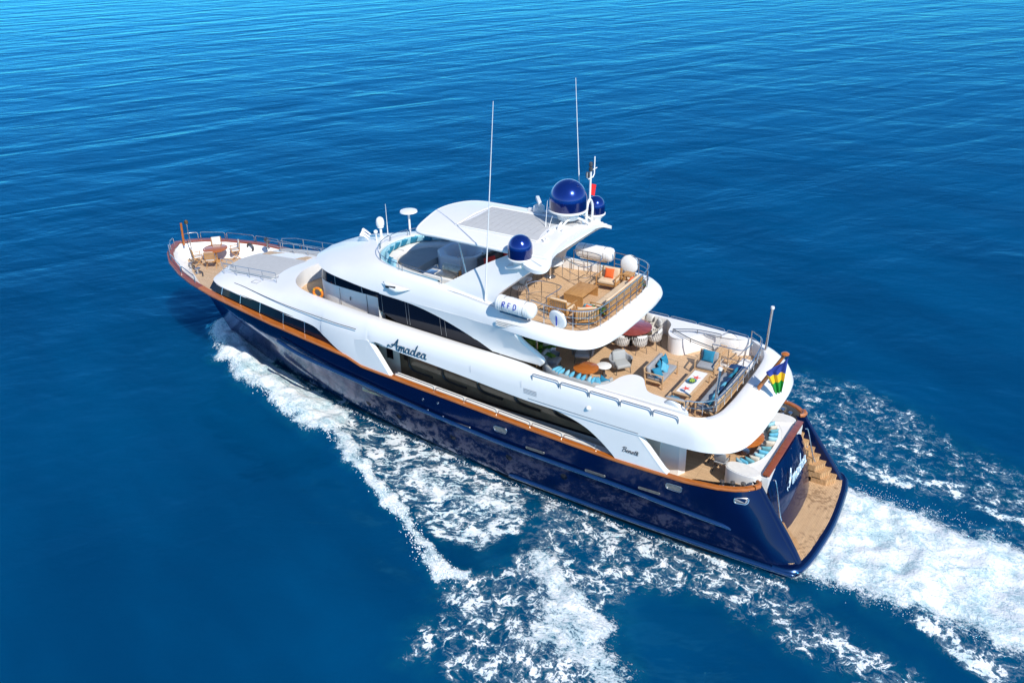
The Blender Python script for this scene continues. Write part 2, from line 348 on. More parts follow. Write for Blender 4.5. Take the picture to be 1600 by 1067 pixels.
N = n.nodes.new; p = n.nodes['Principled BSDF']; outn = n.nodes['Material Output']
def math_(op, a, b=None, c=None):
    q = N('ShaderNodeMath'); q.operation = op
    for i, v in enumerate((a, b, c)):
        if v is None: continue
        if isinstance(v, (int, float)): q.inputs[i].default_value = v
        else: L(v, q.inputs[i])
    return q.outputs[0]
def attr(nm): q = N('ShaderNodeAttribute'); q.attribute_name = nm; return q.outputs['Fac']
def mapping(sc, rz=0):
    q = N('ShaderNodeMapping'); q.vector_type = 'TEXTURE'; q.inputs['Scale'].default_value = tuple(1/a for a in sc); q.inputs['Rotation'].default_value = (0, 0, rz); L(geo.outputs['Position'], q.inputs[0]); return q.outputs[0]
def noise(vec, s, d=4, dist=0, ro=.55):
    q = N('ShaderNodeTexNoise'); q.inputs['Scale'].default_value = s; q.inputs['Detail'].default_value = d; q.inputs['Distortion'].default_value = dist; q.inputs['Roughness'].default_value = ro
    L(vec, q.inputs['Vector']); return q.outputs['Fac']
def ramp(x, a, b, lo=0, hi=1, sm=True):
    q = N('ShaderNodeMapRange'); q.interpolation_type = 'SMOOTHSTEP' if sm else 'LINEAR'
    q.inputs[1].default_value = a; q.inputs[2].default_value = b; q.inputs[3].default_value = lo; q.inputs[4].default_value = hi; L(x, q.inputs[0]); return q.outputs[0]
def mixc(f, a, b):
    q = N('ShaderNodeMix'); q.data_type = 'RGBA'; L(f, q.inputs[0])
    for i, v in ((6, a), (7, b)):
        if isinstance(v, tuple): q.inputs[i].default_value = (*v, 1)
        else: L(v, q.inputs[i])
    return q.outputs[2]
geo = N('ShaderNodeNewGeometry')
aS, aL, aA = attr('solid'), attr('lace'), attr('aer')
# lace: thin webs = distance to warped cell edges at two scales
wv = N('ShaderNodeTexNoise'); wv.inputs['Scale'].default_value = 1.3; wv.inputs['Detail'].default_value = 5; L(geo.outputs['Position'], wv.inputs['Vector'])
wa = N('ShaderNodeVectorMath'); wa.operation = 'MULTIPLY_ADD'; L(wv.outputs['Color'], wa.inputs[0]); wa.inputs[1].default_value = (1.1, 1.1, 0); L(geo.outputs['Position'], wa.inputs[2])
wmap = N('ShaderNodeMapping'); wmap.vector_type = 'TEXTURE'; wmap.inputs['Rotation'].default_value = (0, 0, R(32)); wmap.inputs['Scale'].default_value = (2.0, .8, 1); L(wa.outputs[0], wmap.inputs[0])
def vor(s):
    q = N('ShaderNodeTexVoronoi'); q.feature = 'DISTANCE_TO_EDGE'; q.inputs['Scale'].default_value = s; L(wmap.outputs[0], q.inputs['Vector']); return q.outputs['Distance']
n1 = noise(mapping((1, 1, 1)), 1.1, 4, .6, .62); n2 = noise(mapping((1, 1.3, 1)), 5.5, 4, .8, .65); n3 = noise(mapping((1, 1, 1)), 16, 4, .3, .6)
imap = N('ShaderNodeMapping'); L(wa.outputs[0], imap.inputs[0]); imap.inputs['Scale'].default_value = (1, 1, 1)
aK = attr('streak')
vmix = N('ShaderNodeMix'); vmix.data_type = 'VECTOR'
def ridge(vec, sc, det=3, pw=2.0, w_=.16):
    q = N('ShaderNodeTexNoise'); q.inputs['Scale'].default_value = sc; q.inputs['Detail'].default_value = det; q.inputs['Roughness'].default_value = .5; L(vec, q.inputs['Vector'])
    x = math_('ABSOLUTE', math_('SUBTRACT', q.outputs['Fac'], .5)); return math_('POWER', ramp(x, 0, w_, 1, 0, False), pw)
def web(vec):
    q = math_('ADD', math_('MULTIPLY', ridge(vec, 1.0, 2, 1.5), .26), math_('MULTIPLY', ridge(vec, 2.3, 3, 1.3), .34))
    return math_('ADD', q, math_('MULTIPLY', ridge(vec, 5.2, 3, 1.2), .26))
def lerp(f, a_, b_): return math_('ADD', math_('MULTIPLY', a_, math_('SUBTRACT', 1, f)), math_('MULTIPLY', b_, f))
pat = lerp(aK, web(imap.outputs[0]), web(wmap.outputs[0]))
pat = math_('ADD', pat, math_('MULTIPLY', n3, .20)); pat = math_('ADD', pat, math_('MULTIPLY', math_('SUBTRACT', n1, .5), 1.15)); pat = math_('ADD', pat, math_('MULTIPLY', math_('SUBTRACT', n2, .5), .35))
patm = math_('ADD', pat, math_('MULTIPLY', math_('SUBTRACT', aL, 1), 1.30))
fl = math_('ADD', math_('MULTIPLY', ramp(patm, .24, .40), .88), math_('MULTIPLY', ramp(patm, -.02, .26), .12))
fl = math_('MULTIPLY', fl, ramp(aL, .05, .35))
cl = math_('ADD', math_('ADD', math_('MULTIPLY', n2, .60), math_('MULTIPLY', n1, .50)), math_('MULTIPLY', math_('SUBTRACT', n3, .6), .28))
clm = math_('ADD', cl, math_('MULTIPLY', math_('SUBTRACT', aS, 1), .62))
fsol = math_('ADD', math_('MULTIPLY', ramp(clm, .24, .38), .80), math_('MULTIPLY', ramp(clm, .38, .52), .20))
fsol = math_('MULTIPLY', fsol, ramp(aS, .02, .25))
foam = math_('MAXIMUM', fl, fsol)
n_sw = noise(mapping((.05, .16, 1), R(-20)), 1, 3)
deep = mixc(ramp(n_sw, .3, .7), (.0001, .040, .112), (.0001, .056, .148))
deep = mixc(math_('MULTIPLY', aA, ramp(n1, .3, .75, .15, .8)), deep, (.006, .13, .17))
fcol = mixc(ramp(math_('ADD', math_('MULTIPLY', n2, .35), math_('MULTIPLY', n1, .65)), .36, .60), (.52, .70, .73), (.86, .88, .87))
L(mixc(foam, deep, fcol), p.inputs['Base Color'])
L(ramp(foam, 0, 1, .07, .75, False), p.inputs['Roughness'])
p.inputs['IOR'].default_value = 1.33; p.inputs['Specular Tint'].default_value = (.12, .62, 1, 1)
p.inputs['Specular IOR Level'].default_value = 0; p.subsurface_method = 'BURLEY'; L(ramp(foam, 0, 1, .9, 0, False), p.inputs['Subsurface Weight']); p.inputs['Subsurface Radius'].default_value = (.5, 1, 1); p.inputs['Subsurface Scale'].default_value = 3.0
gl_ = N('ShaderNodeBsdfGlossy'); gl_.inputs['Color'].default_value = (.14, .74, 1, 1); gl_.inputs['Roughness'].default_value = .09
fr_ = N('ShaderNodeFresnel'); fr_.inputs['IOR'].default_value = 1.33
mxs = N('ShaderNodeMixShader'); L(p.outputs[0], mxs.inputs[1]); L(gl_.outputs[0], mxs.inputs[2])
L(math_('MULTIPLY', math_('MULTIPLY', fr_.outputs[0], .95), math_('SUBTRACT', 1, math_('MULTIPLY', foam, .85))), mxs.inputs[0]); L(mxs.outputs[0], outn.inputs['Surface'])
# ripples as bump
b1 = noise(mapping((.045, .17, 1), R(64)), 1.0, 3, .5, .45); b1c = noise(mapping((.06, .20, 1), R(4)), 1.0, 3, .5, .45)
b1b = noise(mapping((.20, .50, 1), R(40)), 1.0, 4, .4, .5); b2 = noise(mapping((.9, 1.8, 1), R(25)), 1.5, 3, .3, .5); b3 = noise(mapping((1, 1, 1)), 8, 2)
wp = ramp(noise(mapping((.03, .03, 1)), 1.0, 3), .35, .65, .55, 1.25)
hgt = math_('ADD', math_('MULTIPLY', b1, 2.7), math_('MULTIPLY', b1c, 1.2)); hgt = math_('ADD', hgt, math_('MULTIPLY', b1b, .62)); hgt = math_('ADD', hgt, math_('MULTIPLY', math_('MULTIPLY', b2, .13), wp)); hgt = math_('ADD', hgt, math_('MULTIPLY', b3, .014))
bp = N('ShaderNodeBump'); bp.inputs['Strength'].default_value = .5; bp.inputs['Distance'].default_value = .25; L(hgt, bp.inputs['Height'])
fb_ = N('ShaderNodeBump'); fb_.inputs['Strength'].default_value = .6; fb_.inputs['Distance'].default_value = .10
L(math_('MULTIPLY', foam, math_('ADD', math_('ADD', n2, n1), math_('MULTIPLY', n3, .35))), fb_.inputs['Height']); L(bp.outputs[0], fb_.inputs['Normal']); L(fb_.outputs[0], p.inputs['Normal']); L(fb_.outputs[0], gl_.inputs['Normal']); L(fb_.outputs[0], fr_.inputs['Normal'])
me.materials.append(m)

# ------------------------------------------------------------------ the yacht
YG = thing('motor_yacht', 'large three deck motor yacht with dark blue hull and white superstructure under way', 'yacht', (0, 0, 0))
def mir(rows): return [[V(p[0], -p[1], p[2]) for p in r] for r in rows]
# hull: levels from keel to cap, each a line stern -> stem
levels = [
 [(1.4, 2.7, -.9), (7, 2.8, -.9), (13, 2.5, -.9), (20, 1.8, -.9), (25, 1.1, -.9), (29, .5, -.9), (32.0, 0, -.9)],
 [(.85, 3.02, .0), (1.1, 3.22, .0), (2.0, 3.3, .0), (7, 3.34, .0), (13, 3.22, .0), (20, 2.55, .0), (25, 1.8, .0), (29, 1.0, .0), (33.2, 0, .0)],
 [(.78, 3.1, .36), (.86, 3.28, .36), (1.15, 3.42, .36), (2.2, 3.5, .36), (7, 3.56, .36), (13, 3.56, .42), (20, 3.1, .7), (25, 2.42, .95), (30, 1.35, 1.15), (34.3, 0, 1.3)],
 [(1.08, 3.06, .9), (1.16, 3.24, .9), (1.5, 3.42, .9), (2.8, 3.56, .98), (7, 3.7, 1.1), (13, 3.74, 1.3), (20, 3.5, 1.75), (25, 3.0, 2.2), (30, 2.0, 2.5), (35.3, 0, 2.7)],
 [(1.78, 2.98, 1.9), (1.88, 3.16, 1.9), (2.3, 3.38, 1.9), (3.6, 3.58, 1.93), (7, 3.77, 2.0), (13, 3.8, 2.2), (20, 3.74, 2.75), (25, 3.45, 3.3), (30, 2.72, 3.6), (36.3, 0, 3.95)]]
def lvl(tab, n=81): return cr(tab, n)
def cappts(n=81, off=0, dz=0, x0=2.6, x1=37.05):
    P = []
    for i in range(n):
        t = i/(n-1); x = x0+(x1-x0)*(1-(1-t)**1.25) if x1 > 36 else x0+(x1-x0)*t
        P.append(V(x, max(0, hb(x)+off), cz(x)+dz))
    return P
rows = [lvl(t) for t in levels]; capr = cappts()
# stretch level params so the x spacing roughly agrees
def respace(row, ref):
    xs = [p.x for p in row]; a, b = xs[0], xs[-1]; ra, rb = ref[0].x, ref[-1].x; out = []
    for q in ref:
        x = a+(b-a)*(q.x-ra)/(rb-ra); out.append(V(x, float(np.interp(x, xs, [p.y for p in row])), float(np.interp(x, xs, [p.z for p in row]))))
    return out
rows = [respace(r, capr) for r in rows]+[[V(p.x, p.y, p.z-.03) for p in capr]]
fine = []                                     # smooth between levels
for k in range(len(capr)):
    col = cr([r[k] for r in rows], 26); fine.append(col)
rowsf = [[fine[k][j] for k in range(len(capr))] for j in range(26)]
b = B(); b.loft(rowsf, flip=True); b.loft(mir(rowsf))
# stern quarters: rounded return from the outer skin to the inner wall beside the stairs
st = [fine[0][j] for j in range(26)]
for s in (1, -1):
    q0 = [V(p.x, p.y*s, p.z) for p in st]
    rd = [itp(p.z, [(0, .26), (1.5, .28), (3.1, .20)]) for p in st]
    q1 = [V(p.x-r_*.42, (p.y-r_*.22)*s, p.z-.01) for p, r_ in zip(st, rd)]; q2 = [V(p.x-r_*.62, (p.y-r_*.75)*s, p.z) for p, r_ in zip(st, rd)]; q3 = [V(p.x-r_*.35, (p.y-r_*1.25)*s, p.z) for p, r_ in zip(st, rd)]
    q35 = [V(p.x+.12, (p.y-r_*1.4)*s, p.z) for p, r_ in zip(st, rd)]
    q4 = [V(p.x+(2.0 if p.z < 2.3 else .3), (p.y-r_*1.45)*s, p.z) for p, r_ in zip(st, rd)]
    b.loft([q0]+[[a_.lerp(b_, .5)+(c_-V(0, 0, 0))*0+V(-.02, 0, 0) for a_, b_, c_ in zip(q0, q1, q2)], q1]+[q2, q3, q35, q4], flip=(s < 0))
hull = b.out('hull', 'navy', YG, 50)
# antifouling strip
b = B()
for s in (1, -1):
    lo = [V(p.x, (p.y+.02)*s, -.5) for p in rowsf[5]]; hi = [V(p.x, (p.y+.015)*s, p.z+.03) for p in rowsf[5]]
    b.loft([lo, hi], flip=(s > 0))
b.out('boot_stripe', 'boot', hull)
# cap rail: varnished wood, wider forward
def cap_w(x): return itp(x, [(2.5, .16), (20, .2), (22, .26), (25, .30), (33, .28), (37, .32)])
def caprail(x0, x1, name, m_, both=True, n=60):
    for s in ((1, -1) if both else (1,)):
        b = B(); P = cappts(n, 0, 0, x0, x1); O = []; 
        sec = [[] for _ in range(5)]
        for i, q in enumerate(P):
            a = P[max(0, i-1)]; c = P[min(n-1, i+1)]; t = (c-a); nrm = V(-t.y, t.x, 0).normalized()      # inboard? checked below
            if nrm.y > 0 and q.y > .01: nrm = -nrm
            if q.y <= .01: nrm = V(-1, 0, 0)
            w_ = cap_w(q.x)
            for k, (o, z) in enumerate(((-.05, -.06), (-.06, .0), (-.03, .045), (w_-.03, .045), (w_, -.02))):
                u = q+nrm*o; u.z += z
                if u.y < 0: u.y = 0
                sec[k].append(V(u.x, u.y*s, u.z))
        b.loft(sec, flip=(s > 0)); b.out(name, m_, hull, 50)
caprail(2.62, 20.6, 'cap_rail', 'varnish'); caprail(20.6, 31.5, 'cap_rail', 'varnish'); caprail(31.5, 37.05, 'cap_rail', 'varnishd')
# hook at the aft end of the rail (curls in over the stairs)
for s in (1, -1):
    b = B(); b.tube([V(2.68, 3.0*s, 3.165), V(2.58, 2.84*s, 3.17), V(2.6, 2.68*s, 3.17), V(2.72, 2.58*s, 3.17)], [.1, .1, .09, .07], 10); b.out('cap_rail', 'varnish', hull)
# rub rails
def rub(lo, path, r, name='rub_rail'):
    for s in (1, -1):
        P = [V(p[0], p[1]*s, p[2]) for p in cr(path, 60)]
        b = B(); b.tube(P, [r*.5]+[r]*58+[r*.5], 10); o = b.out(name, 'navymet', hull)
        b = B(); b.tube([q+V(0, r*.86*s, -r*.35) for q in P], .013, 6); b.out('steel_strip', 'steel', o)
rub(0, [(2.95, 3.42, 1.42), (3.9, 3.64, 1.62), (5.7, 3.80, 1.82), (7.7, 3.86, 1.97), (12, 3.9, 2.10), (14.4, 3.9, 2.24), (17.8, 3.9, 2.54), (20.5, 3.86, 2.82), (24, 3.72, 3.10), (25.8, 3.56, 3.4)], .085)
rub(0, [(.8, 3.5, .36), (3, 3.58, .37), (7.8, 3.62, .38), (12.7, 3.62, .46)], .10)
# swim platform
def arc(x_c, y_h, bulge, n=21): return [(x_c-bulge*(1-(abs(-1+2*i/(n-1)))**2.2), -y_h+2*y_h*i/(n-1)) for i in range(n)]
edge = [(p.x, p.y) for p in cr([(1.6, -3.5, 0), (1.1, -3.44, 0), (.76, -3.22, 0), (.6, -2.8, 0), (.48, -1.9, 0), (.38, 0, 0), (.48, 1.9, 0), (.6, 2.8, 0), (.76, 3.22, 0), (1.1, 3.44, 0), (1.6, 3.5, 0)], 61)]
b = B(); poly = edge+[(3.4, 3.2), (3.4, -3.2)]; b.prism(poly, .12, .565)
b.prism([(x+.9, y*.96) for x, y in edge]+[(3.4, 3.0), (3.4, -3.0)], -.5, .12)
plat = b.out('swim_platform', 'navy', YG, 40)
b = B(); P = [V(x-.02, y, .40) for x, y in edge]
b.tube(P, .11, 10); r_ = b.out('rub_rail', 'navymet', plat)
b = B(); b.tube([q+V(-.10, 0, -.03) for q in P[6:-6]], .012, 6); b.out('steel_strip', 'steel', r_)
b = B(); b.prism([(x+.12, y*.955) for x, y in edge]+[(2.0, 3.0), (2.0, -3.0)], .565, .60); b.out('platform_deck', 'deckp', plat, 0)
# transom door panel between the two stairs
def tx(z): return 1.72+(z-.6)*.30 if z < 3.2 else 2.5
b = B(); rr = []
for i in range(15):
    z = .6+2.5*i/14; e = .12*math.sin(math.pi*i/14)
    rr.append([V(tx(z)+.32*(abs(u)**2.5)*.9-.10-e+.0*u, u*(2.05+.16*(1-i/14)), z) for u in [-1+2*j/16 for j in range(17)]])
b.loft(rr); 
for s in (-1, 1): b.loft([[r[0 if s < 0 else -1] for r in rr], [V(min(r[0].x+.9, 2.62), (2.05+.16*(1-i/14))*s, r[0].z) for i, r in enumerate(rr)]], flip=(s > 0))
b.loft([rr[-1], [V(2.62, q.y, q.z) for q in rr[-1]]])
tr = b.out('transom', 'navy', YG, 50)
for s in (1, -1):
    b = B(); b.tube(cr([V(2.30, 1.98*s, 3.02), V(2.18, 2.02*s, 2.9), V(1.9, 2.12*s, 1.8), V(1.78, 2.17*s, 1.5)], 16), .028, 8); b.out('grab_rail', 'steel', tr)
# varnished rail over the transom
b = B(); b.box((2.56, 0, 3.19), (.26, 4.25, .07), bev=.02); b.out('transom_cap', 'varnishd', tr)
for y in (-1.0, 1.0): B().ell((1.93, y, 2.85), (.03, .03, .03), 8, 6).out('light', 'steel', tr)
# stairs each side
for s in (1, -1):
    for k in range(8):
        z = .6+.26*(k+1); xf = .92+.25*k
        poly = [(p.x, p.y*s) for p in cr([(xf+.30, 2.06, 0), (xf+.12, 2.32, 0), (xf+.04, 2.5, 0), (xf+.04, 2.62, 0), (xf+.08, 2.70, 0)], 10)]+[(xf+.9, 2.70*s), (xf+.9, 2.06*s)]
        if s < 0: poly = poly[::-1]
        b = B(); b.prism(poly, z-.30, z-.035); o = b.out('stair_step', 'tread', YG, 0)
        b = B(); b.prism([(x-.02, y) for x, y in poly], z-.035, z); b.out('tread', 'tread', o, 0)
# main deck
def zone(x0, x1, off, n=30): return [(x0+(x1-x0)*i/(n-1), hb(x0+(x1-x0)*i/(n-1))-off) for i in range(n)]
pl = zone(2.85, 20.5, .12, 40); b = B(); b.prism(pl+[(x, -y) for x, y in pl[::-1]], 2.25, 2.35); b.out('main_deck', 'deck', YG, 0)
# inner bulwark
for s in (1, -1):
    b = B(); P = cappts(60, -.14, 0, 2.7, 20.5)
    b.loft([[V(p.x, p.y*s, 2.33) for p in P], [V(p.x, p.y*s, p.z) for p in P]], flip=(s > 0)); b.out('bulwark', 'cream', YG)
# bow well
def hull_at(k, z):
    col = fine[k]; zs = [p.z for p in col]
    return V(float(np.interp(z, zs, [p.x for p in col])), float(np.interp(z, zs, [p.y for p in col])), z)
WB = []; WT = []
for k in range(len(capr)):
    if capr[k].x < 29.3: continue
    q = hull_at(k, 4.24); WB.append(V(q.x-.12, max(0, q.y-.10), 4.24)); WT.append(V(min(capr[k].x, 36.72), max(0, capr[k].y-.30), capr[k].z-.01))
WB[-1].y = 0; WT[-1].y = 0
b = B(); pl = [(p.x, p.y+.05) for p in WB[:-1]]+[(WB[-1].x+.05, 0)]
b.prism(pl+[(x, -y) for x, y in pl[-2::-1]], 4.15, 4.25); b.out('foredeck', 'bowdeck', YG, 0)
b = B(); WM = [p.lerp(q, .5)+V(0, .05, 0) for p, q in zip(WB, WT)]; WM[-1].y = 0
for s in (1, -1): b.loft([[V(p.x, p.y*s, p.z) for p in r] for r in (WB, WM, WT)], flip=(s > 0))
b.out('bow_bulwark', 'white', YG)

# main superstructure ring (upper deck level), rows F R C T O U over stations from stern centre to bow centre
ST = [
 ((4.30, 0, 5.48), (3.92, 0, 5.42), (3.22, 0, 5.12), (2.98, 0, 4.62)),
 ((4.32, 1.5, 5.48), (3.94, 1.6, 5.42), (3.28, 1.8, 5.12), (3.04, 1.9, 4.60)),
 ((4.46, 2.6, 5.50), (4.15, 2.78, 5.45), (3.6, 3.02, 5.14), (3.38, 3.14, 4.55)),
 ((4.95, 3.26, 5.54), (4.80, 3.40, 5.52), (4.45, 3.60, 5.2), (4.3, 3.68, 4.48)),
 ((6.0, 3.40, 5.60), (6.0, 3.50, 5.60), (5.9, 3.71, 5.28), (5.9, 3.76, 4.42)),
 ((8.0, 3.40, 5.64), (8.0, 3.52, 5.66), (8.0, 3.75, 5.32), (8.0, 3.80, 4.42)),
 ((10.9, 3.33, 5.66), (11.0, 3.50, 5.68), (11.0, 3.75, 5.35), (11.0, 3.81, 4.45)),
 ((12.4, 3.02, 5.66), (12.4, 3.50, 5.68), (12.5, 3.75, 5.36), (12.5, 3.81, 4.52)),
 ((15, 3.0, 5.74), (15, 3.50, 5.73), (15, 3.75, 5.40), (15, 3.81, 4.72)),
 ((18, 3.0, 5.84), (18, 3.48, 5.78), (18, 3.74, 5.45), (18, 3.81, 4.92)),
 ((19.7, 2.95, 5.86), (19.6, 3.42, 5.80), (19.6, 3.70, 5.45), (19.6, 3.80, 4.98)),
 ((20.2, 2.93, 5.86), (20.15, 3.38, 5.79), (20.1, 3.66, 5.43), (20.15, 3.79, 3.72)),
 ((20.8, 2.89, 5.85), (20.8, 3.32, 5.76), (20.8, 3.61, 5.40), (20.9, 3.77, 3.86)),
 ((21.5, 2.82, 5.84), (21.55, 3.23, 5.73), (21.6, 3.53, 5.35), (21.7, 3.70, 4.04)),
 ((22.3, 2.72, 5.82), (22.4, 3.11, 5.70), (22.5, 3.40, 5.30), (22.6, 3.56, 4.42)),
 ((23.0, 2.62, 5.80), (23.3, 2.98, 5.66), (23.4, 3.25, 5.24), (23.5, 3.38, 4.68)),
 ((24.4, 2.42, 5.78), (24.9, 2.70, 5.55), (25.2, 3.02, 5.18), (25.5, 3.24, 4.74)),
 ((25.4, 2.1, 5.75), (26.3, 2.40, 5.44), (27, 2.75, 5.17), (27.5, 3.08, 4.85)),
 ((26.1, 1.6, 5.73), (27.3, 1.95, 5.36), (28.8, 2.40, 5.15), (29.3, 2.95, 4.96)),
 ((26.5, 1.0, 5.72), (28.0, 1.30, 5.34), (30.4, 2.10, 5.12), (30.9, 2.62, 4.98)),
 ((26.7, .5, 5.72), (28.3, .7, 5.34), (31.5, 1.25, 5.10), (31.8, 1.5, 4.9)),
 ((26.75, 0, 5.72), (28.4, 0, 5.34), (31.9, 0, 5.10), (32.15, 0, 4.9))]
def ring(ST, n, rows_fn, name, m_, parent, smooth=55):
    cols = []
    K = len(ST[0])
    raw = [cr([s[k] for s in ST], n) for k in range(K)]
    b = B()
    half = rows_fn(raw, n)
    full = [r+[V(p.x, -p.y, p.z) for p in r[-2:0:-1]] for r in half]
    b.loft(full, closed=True); return b.out(name, m_, parent, smooth)
def mid(a, b_, t=.5): return [p.lerp(q, t) for p, q in zip(a, b_)]
def rows_main(raw, n):
    Rr, Cc, T, O = raw
    ctr = [V(p.x, 0, 0) for p in Rr]
    Fl = [V(p.x, p.y, 4.88) for p in Rr]
    Ri = [V(p.x, p.y, p.z-.05) for p in Rr]
    R2 = mid(Rr, Cc, .15)
    CT = [V(.5*(a.x+c.x)+.0, .5*(a.y+c.y), .5*(a.z+c.z)+.055) for a, c in zip(Cc, T)]
    TO = [V(.35*a.x+.65*c.x, (.4*a.y+.6*c.y) if a.z-c.z < .75 else c.y-.008, max(.5*(a.z+c.z), a.z-.42)) for a, c in zip(T, O)]
    out = []
    for r, o in zip(Rr, O):
        t = np.clip((o.x-29.5)/2.0, 0, 1)
        out.append(V(o.x+t*.06, o.y+.0, o.z*(1-t)+4.22*t))
    Uu = [V(o.x+(.35 if o.x < 5 else 0), max(0, o.y-(.3 if o.x < 28 else 0)), min(o.z-.03, 4.60 if o.x < 15 else 9)) for o in out]
    return [Fl, Ri, R2, Cc, CT, T, TO, O, out, Uu][::-1]
sup = ring(ST, 220, rows_main, 'upper_deck_surround', 'white', YG)
# upper deck floor (and the ceiling under it)
raw = [cr([s[k] for s in ST], 160) for k in range(4)]
pf = [(p.x, p.y+.03) for p in raw[0]]
b = B(); b.prism(pf+[(x, -y) for x, y in pf[-2:0:-1]], 4.80, 4.90); b.out('upper_deck', 'deck', YG, 0)
po = [(p.x+.2, max(0, p.y-.15)) for p in raw[3] if p.x < 26]
b = B(); b.prism([(3.5, 0)]+[(x, max(0, y-.2)) for x, y in po]+[(x, -max(0, y-.2)) for x, y in po[::-1]], 4.72, 4.79); b.out('deck_ceiling', 'white', YG, 0)
# coaming pads: bulges inboard of the rail
for s in (1, -1):
    P = cr([(8.95, 3.36, 0), (8.6, 2.95, 0), (8.42, 2.25, 0), (8.1, 1.86, 0), (7.65, 1.92, 0), (7.3, 2.45, 0), (7.0, 2.78, 0), (6.3, 2.9, 0), (5.6, 3.05, 0), (5.2, 3.36, 0)], 50)
    pp = [(p.x, p.y*s) for p in P]; 
    b = B(); b.prism(pp, 4.9, 5.66); b.prism([(x*.985+.11, y*.985) for x, y in pp], 5.66, 5.685); b.out('sun_lounge_plinth', 'white', YG, 40)
# side panels (legs) with slanted ends, thick
def panel(poly, yf, th, s, name, m_='white', holes=None, grid=.35, parent=None):
    pts = [Vector(p) for p in poly]; edges = [(i, (i+1) % len(poly)) for i in range(len(poly))]
    x0 = min(p[0] for p in poly); x1 = max(p[0] for p in poly); z0 = min(p[1] for p in poly); z1 = max(p[1] for p in poly)
    def inside(x, z):
        c = False; k = len(poly)
        for i in range(k):
            a = poly[i]; d = poly[(i+1) % k]
            if (a[1] > z) != (d[1] > z) and x < (d[0]-a[0])*(z-a[1])/(d[1]-a[1])+a[0]: c = not c
        return c
    x = x0+grid
    while x < x1:
        z = z0+grid
        while z < z1:
            if inside(x, z) and min((Vector(p)-Vector((x, z))).length for p in poly) > grid*.4: pts.append(Vector((x, z)))
            z += grid
        x += grid
    vo, eo, fo, *_ = delaunay_2d_cdt(pts, edges, [], 1, 1e-5)
    b = B(); k = len(vo)
    vs = [(q[0], yf(q[0], q[1])*s, q[1]) for q in vo]+[(q[0], (yf(q[0], q[1])-th)*s, q[1]) for q in vo]
    cnt = {}
    for f in fo:
        for i in range(len(f)): e = (f[i], f[(i+1) % len(f)]); cnt[e] = 1
    bd = [e for e in cnt if (e[1], e[0]) not in cnt]
    F_ = [tuple(f) for f in fo]; F2 = [tuple(i+k for i in f[::-1]) for f in fo]; F3 = [(e[1], e[0], e[0]+k, e[1]+k) for e in bd]
    fs_ = F_+F2+F3
    if s > 0: fs_ = [f[::-1] for f in fs_]
    b.add(vs, fs_); return b.out(name, m_, parent or YG, 40)
def sm(pts, n): return [(p.x, p.y) for p in cr([(a, c, 0) for a, c in pts], n)]
yleg = lambda x, z: hb(x)-.015+(.0 if x < 20 else -.09*(x-20))+.0-.02*max(0, z-4)
for s in (1, -1):
    arc1 = sm([(11.6, 4.56), (10.9, 4.47), (10.1, 4.36), (9.22, 4.12), (8.6, 3.78), (8.0, 3.30), (7.8, 3.09)], 26)
    arc2 = sm([(5.72, 3.07), (5.95, 3.25), (6.6, 4.0), (6.86, 4.28), (6.95, 4.4), (6.9, 4.52)], 16)
    panel(arc1+arc2+[(7.5, 4.56), (9.5, 4.56)], yleg, .22, s, 'side_panel')
    b = B(); 
    pa = [V(x, (yleg(x, z)-.11)*s, z) for x, z in arc2]; b.tube(pa, .12, 10); b.out('panel_edge', 'white', YG)
    a3 = sm([(19.75, 5.05), (19.62, 4.9), (19.2, 4.35), (18.7, 3.65), (18.62, 3.56)], 14)
    panel(a3+[(19.6, 3.62), (20.2, 3.68), (20.55, 3.76), (20.55, 4.9), (20.2, 4.97)], lambda x, z: itp(x, [(18, 3.81), (19.6, 3.806), (20.15, 3.796), (20.9, 3.776)])-.006, .18, s, 'side_panel')
    b = B(); b.tube([V(x, (yleg(x, z)-.10)*s, z) for x, z in a3], .09, 10); b.out('panel_edge', 'white', YG)
    # forward cabin windows, behind the wide cap
    n_ = 50; lo = []; hi = []
    for i in range(n_):
        x = 20.9+(31.0-20.9)*i/(n_-1); k = np.clip((x-20.5)/3.5, 0, 1)
        lo.append(V(x, (hb(x)-.10-.22*k)*s, cz(x)+.05))
        zt = itp(x, [(20.9, 3.95), (21.7, 4.08), (22.6, 4.45), (23.5, 4.70), (24.5, 4.76), (27.5, 4.90), (31.0, 5.02)])
        yo = float(np.interp(x, [p.x for p in raw[3][60:]], [p.y for p in raw[3][60:]]))
        hi.append(V(x, (min(yo+.0, hb(x)-.10-.22*k)-.015)*s, zt))
    b = B(); b.loft([lo, hi], flip=(s > 0)); wn = b.out('forward_window', 'glass', YG)
    for xm in (23.9, 25.5, 27.0, 28.45, 29.9):
        j = min(range(n_), key=lambda q: abs(lo[q].x-xm)); b = B(); o_ = V(0, .012*s, .0)
        b.tube([lo[j]+o_, hi[j]+o_], .018, 6); b.out('mullion', 'steel', wn)
    # handrail line on the shoulder
    b = B(); b.tube([V(x, (float(np.interp(x, [p.x for p in raw[2]], [p.y for p in raw[2]]))+.12)*s, float(np.interp(x, [p.x for p in raw[2]], [p.z for p in raw[2]]))-.02) for x in np.linspace(20.4, 29.6, 40)], .018, 6); b.out('hand_rail', 'steeld', YG)
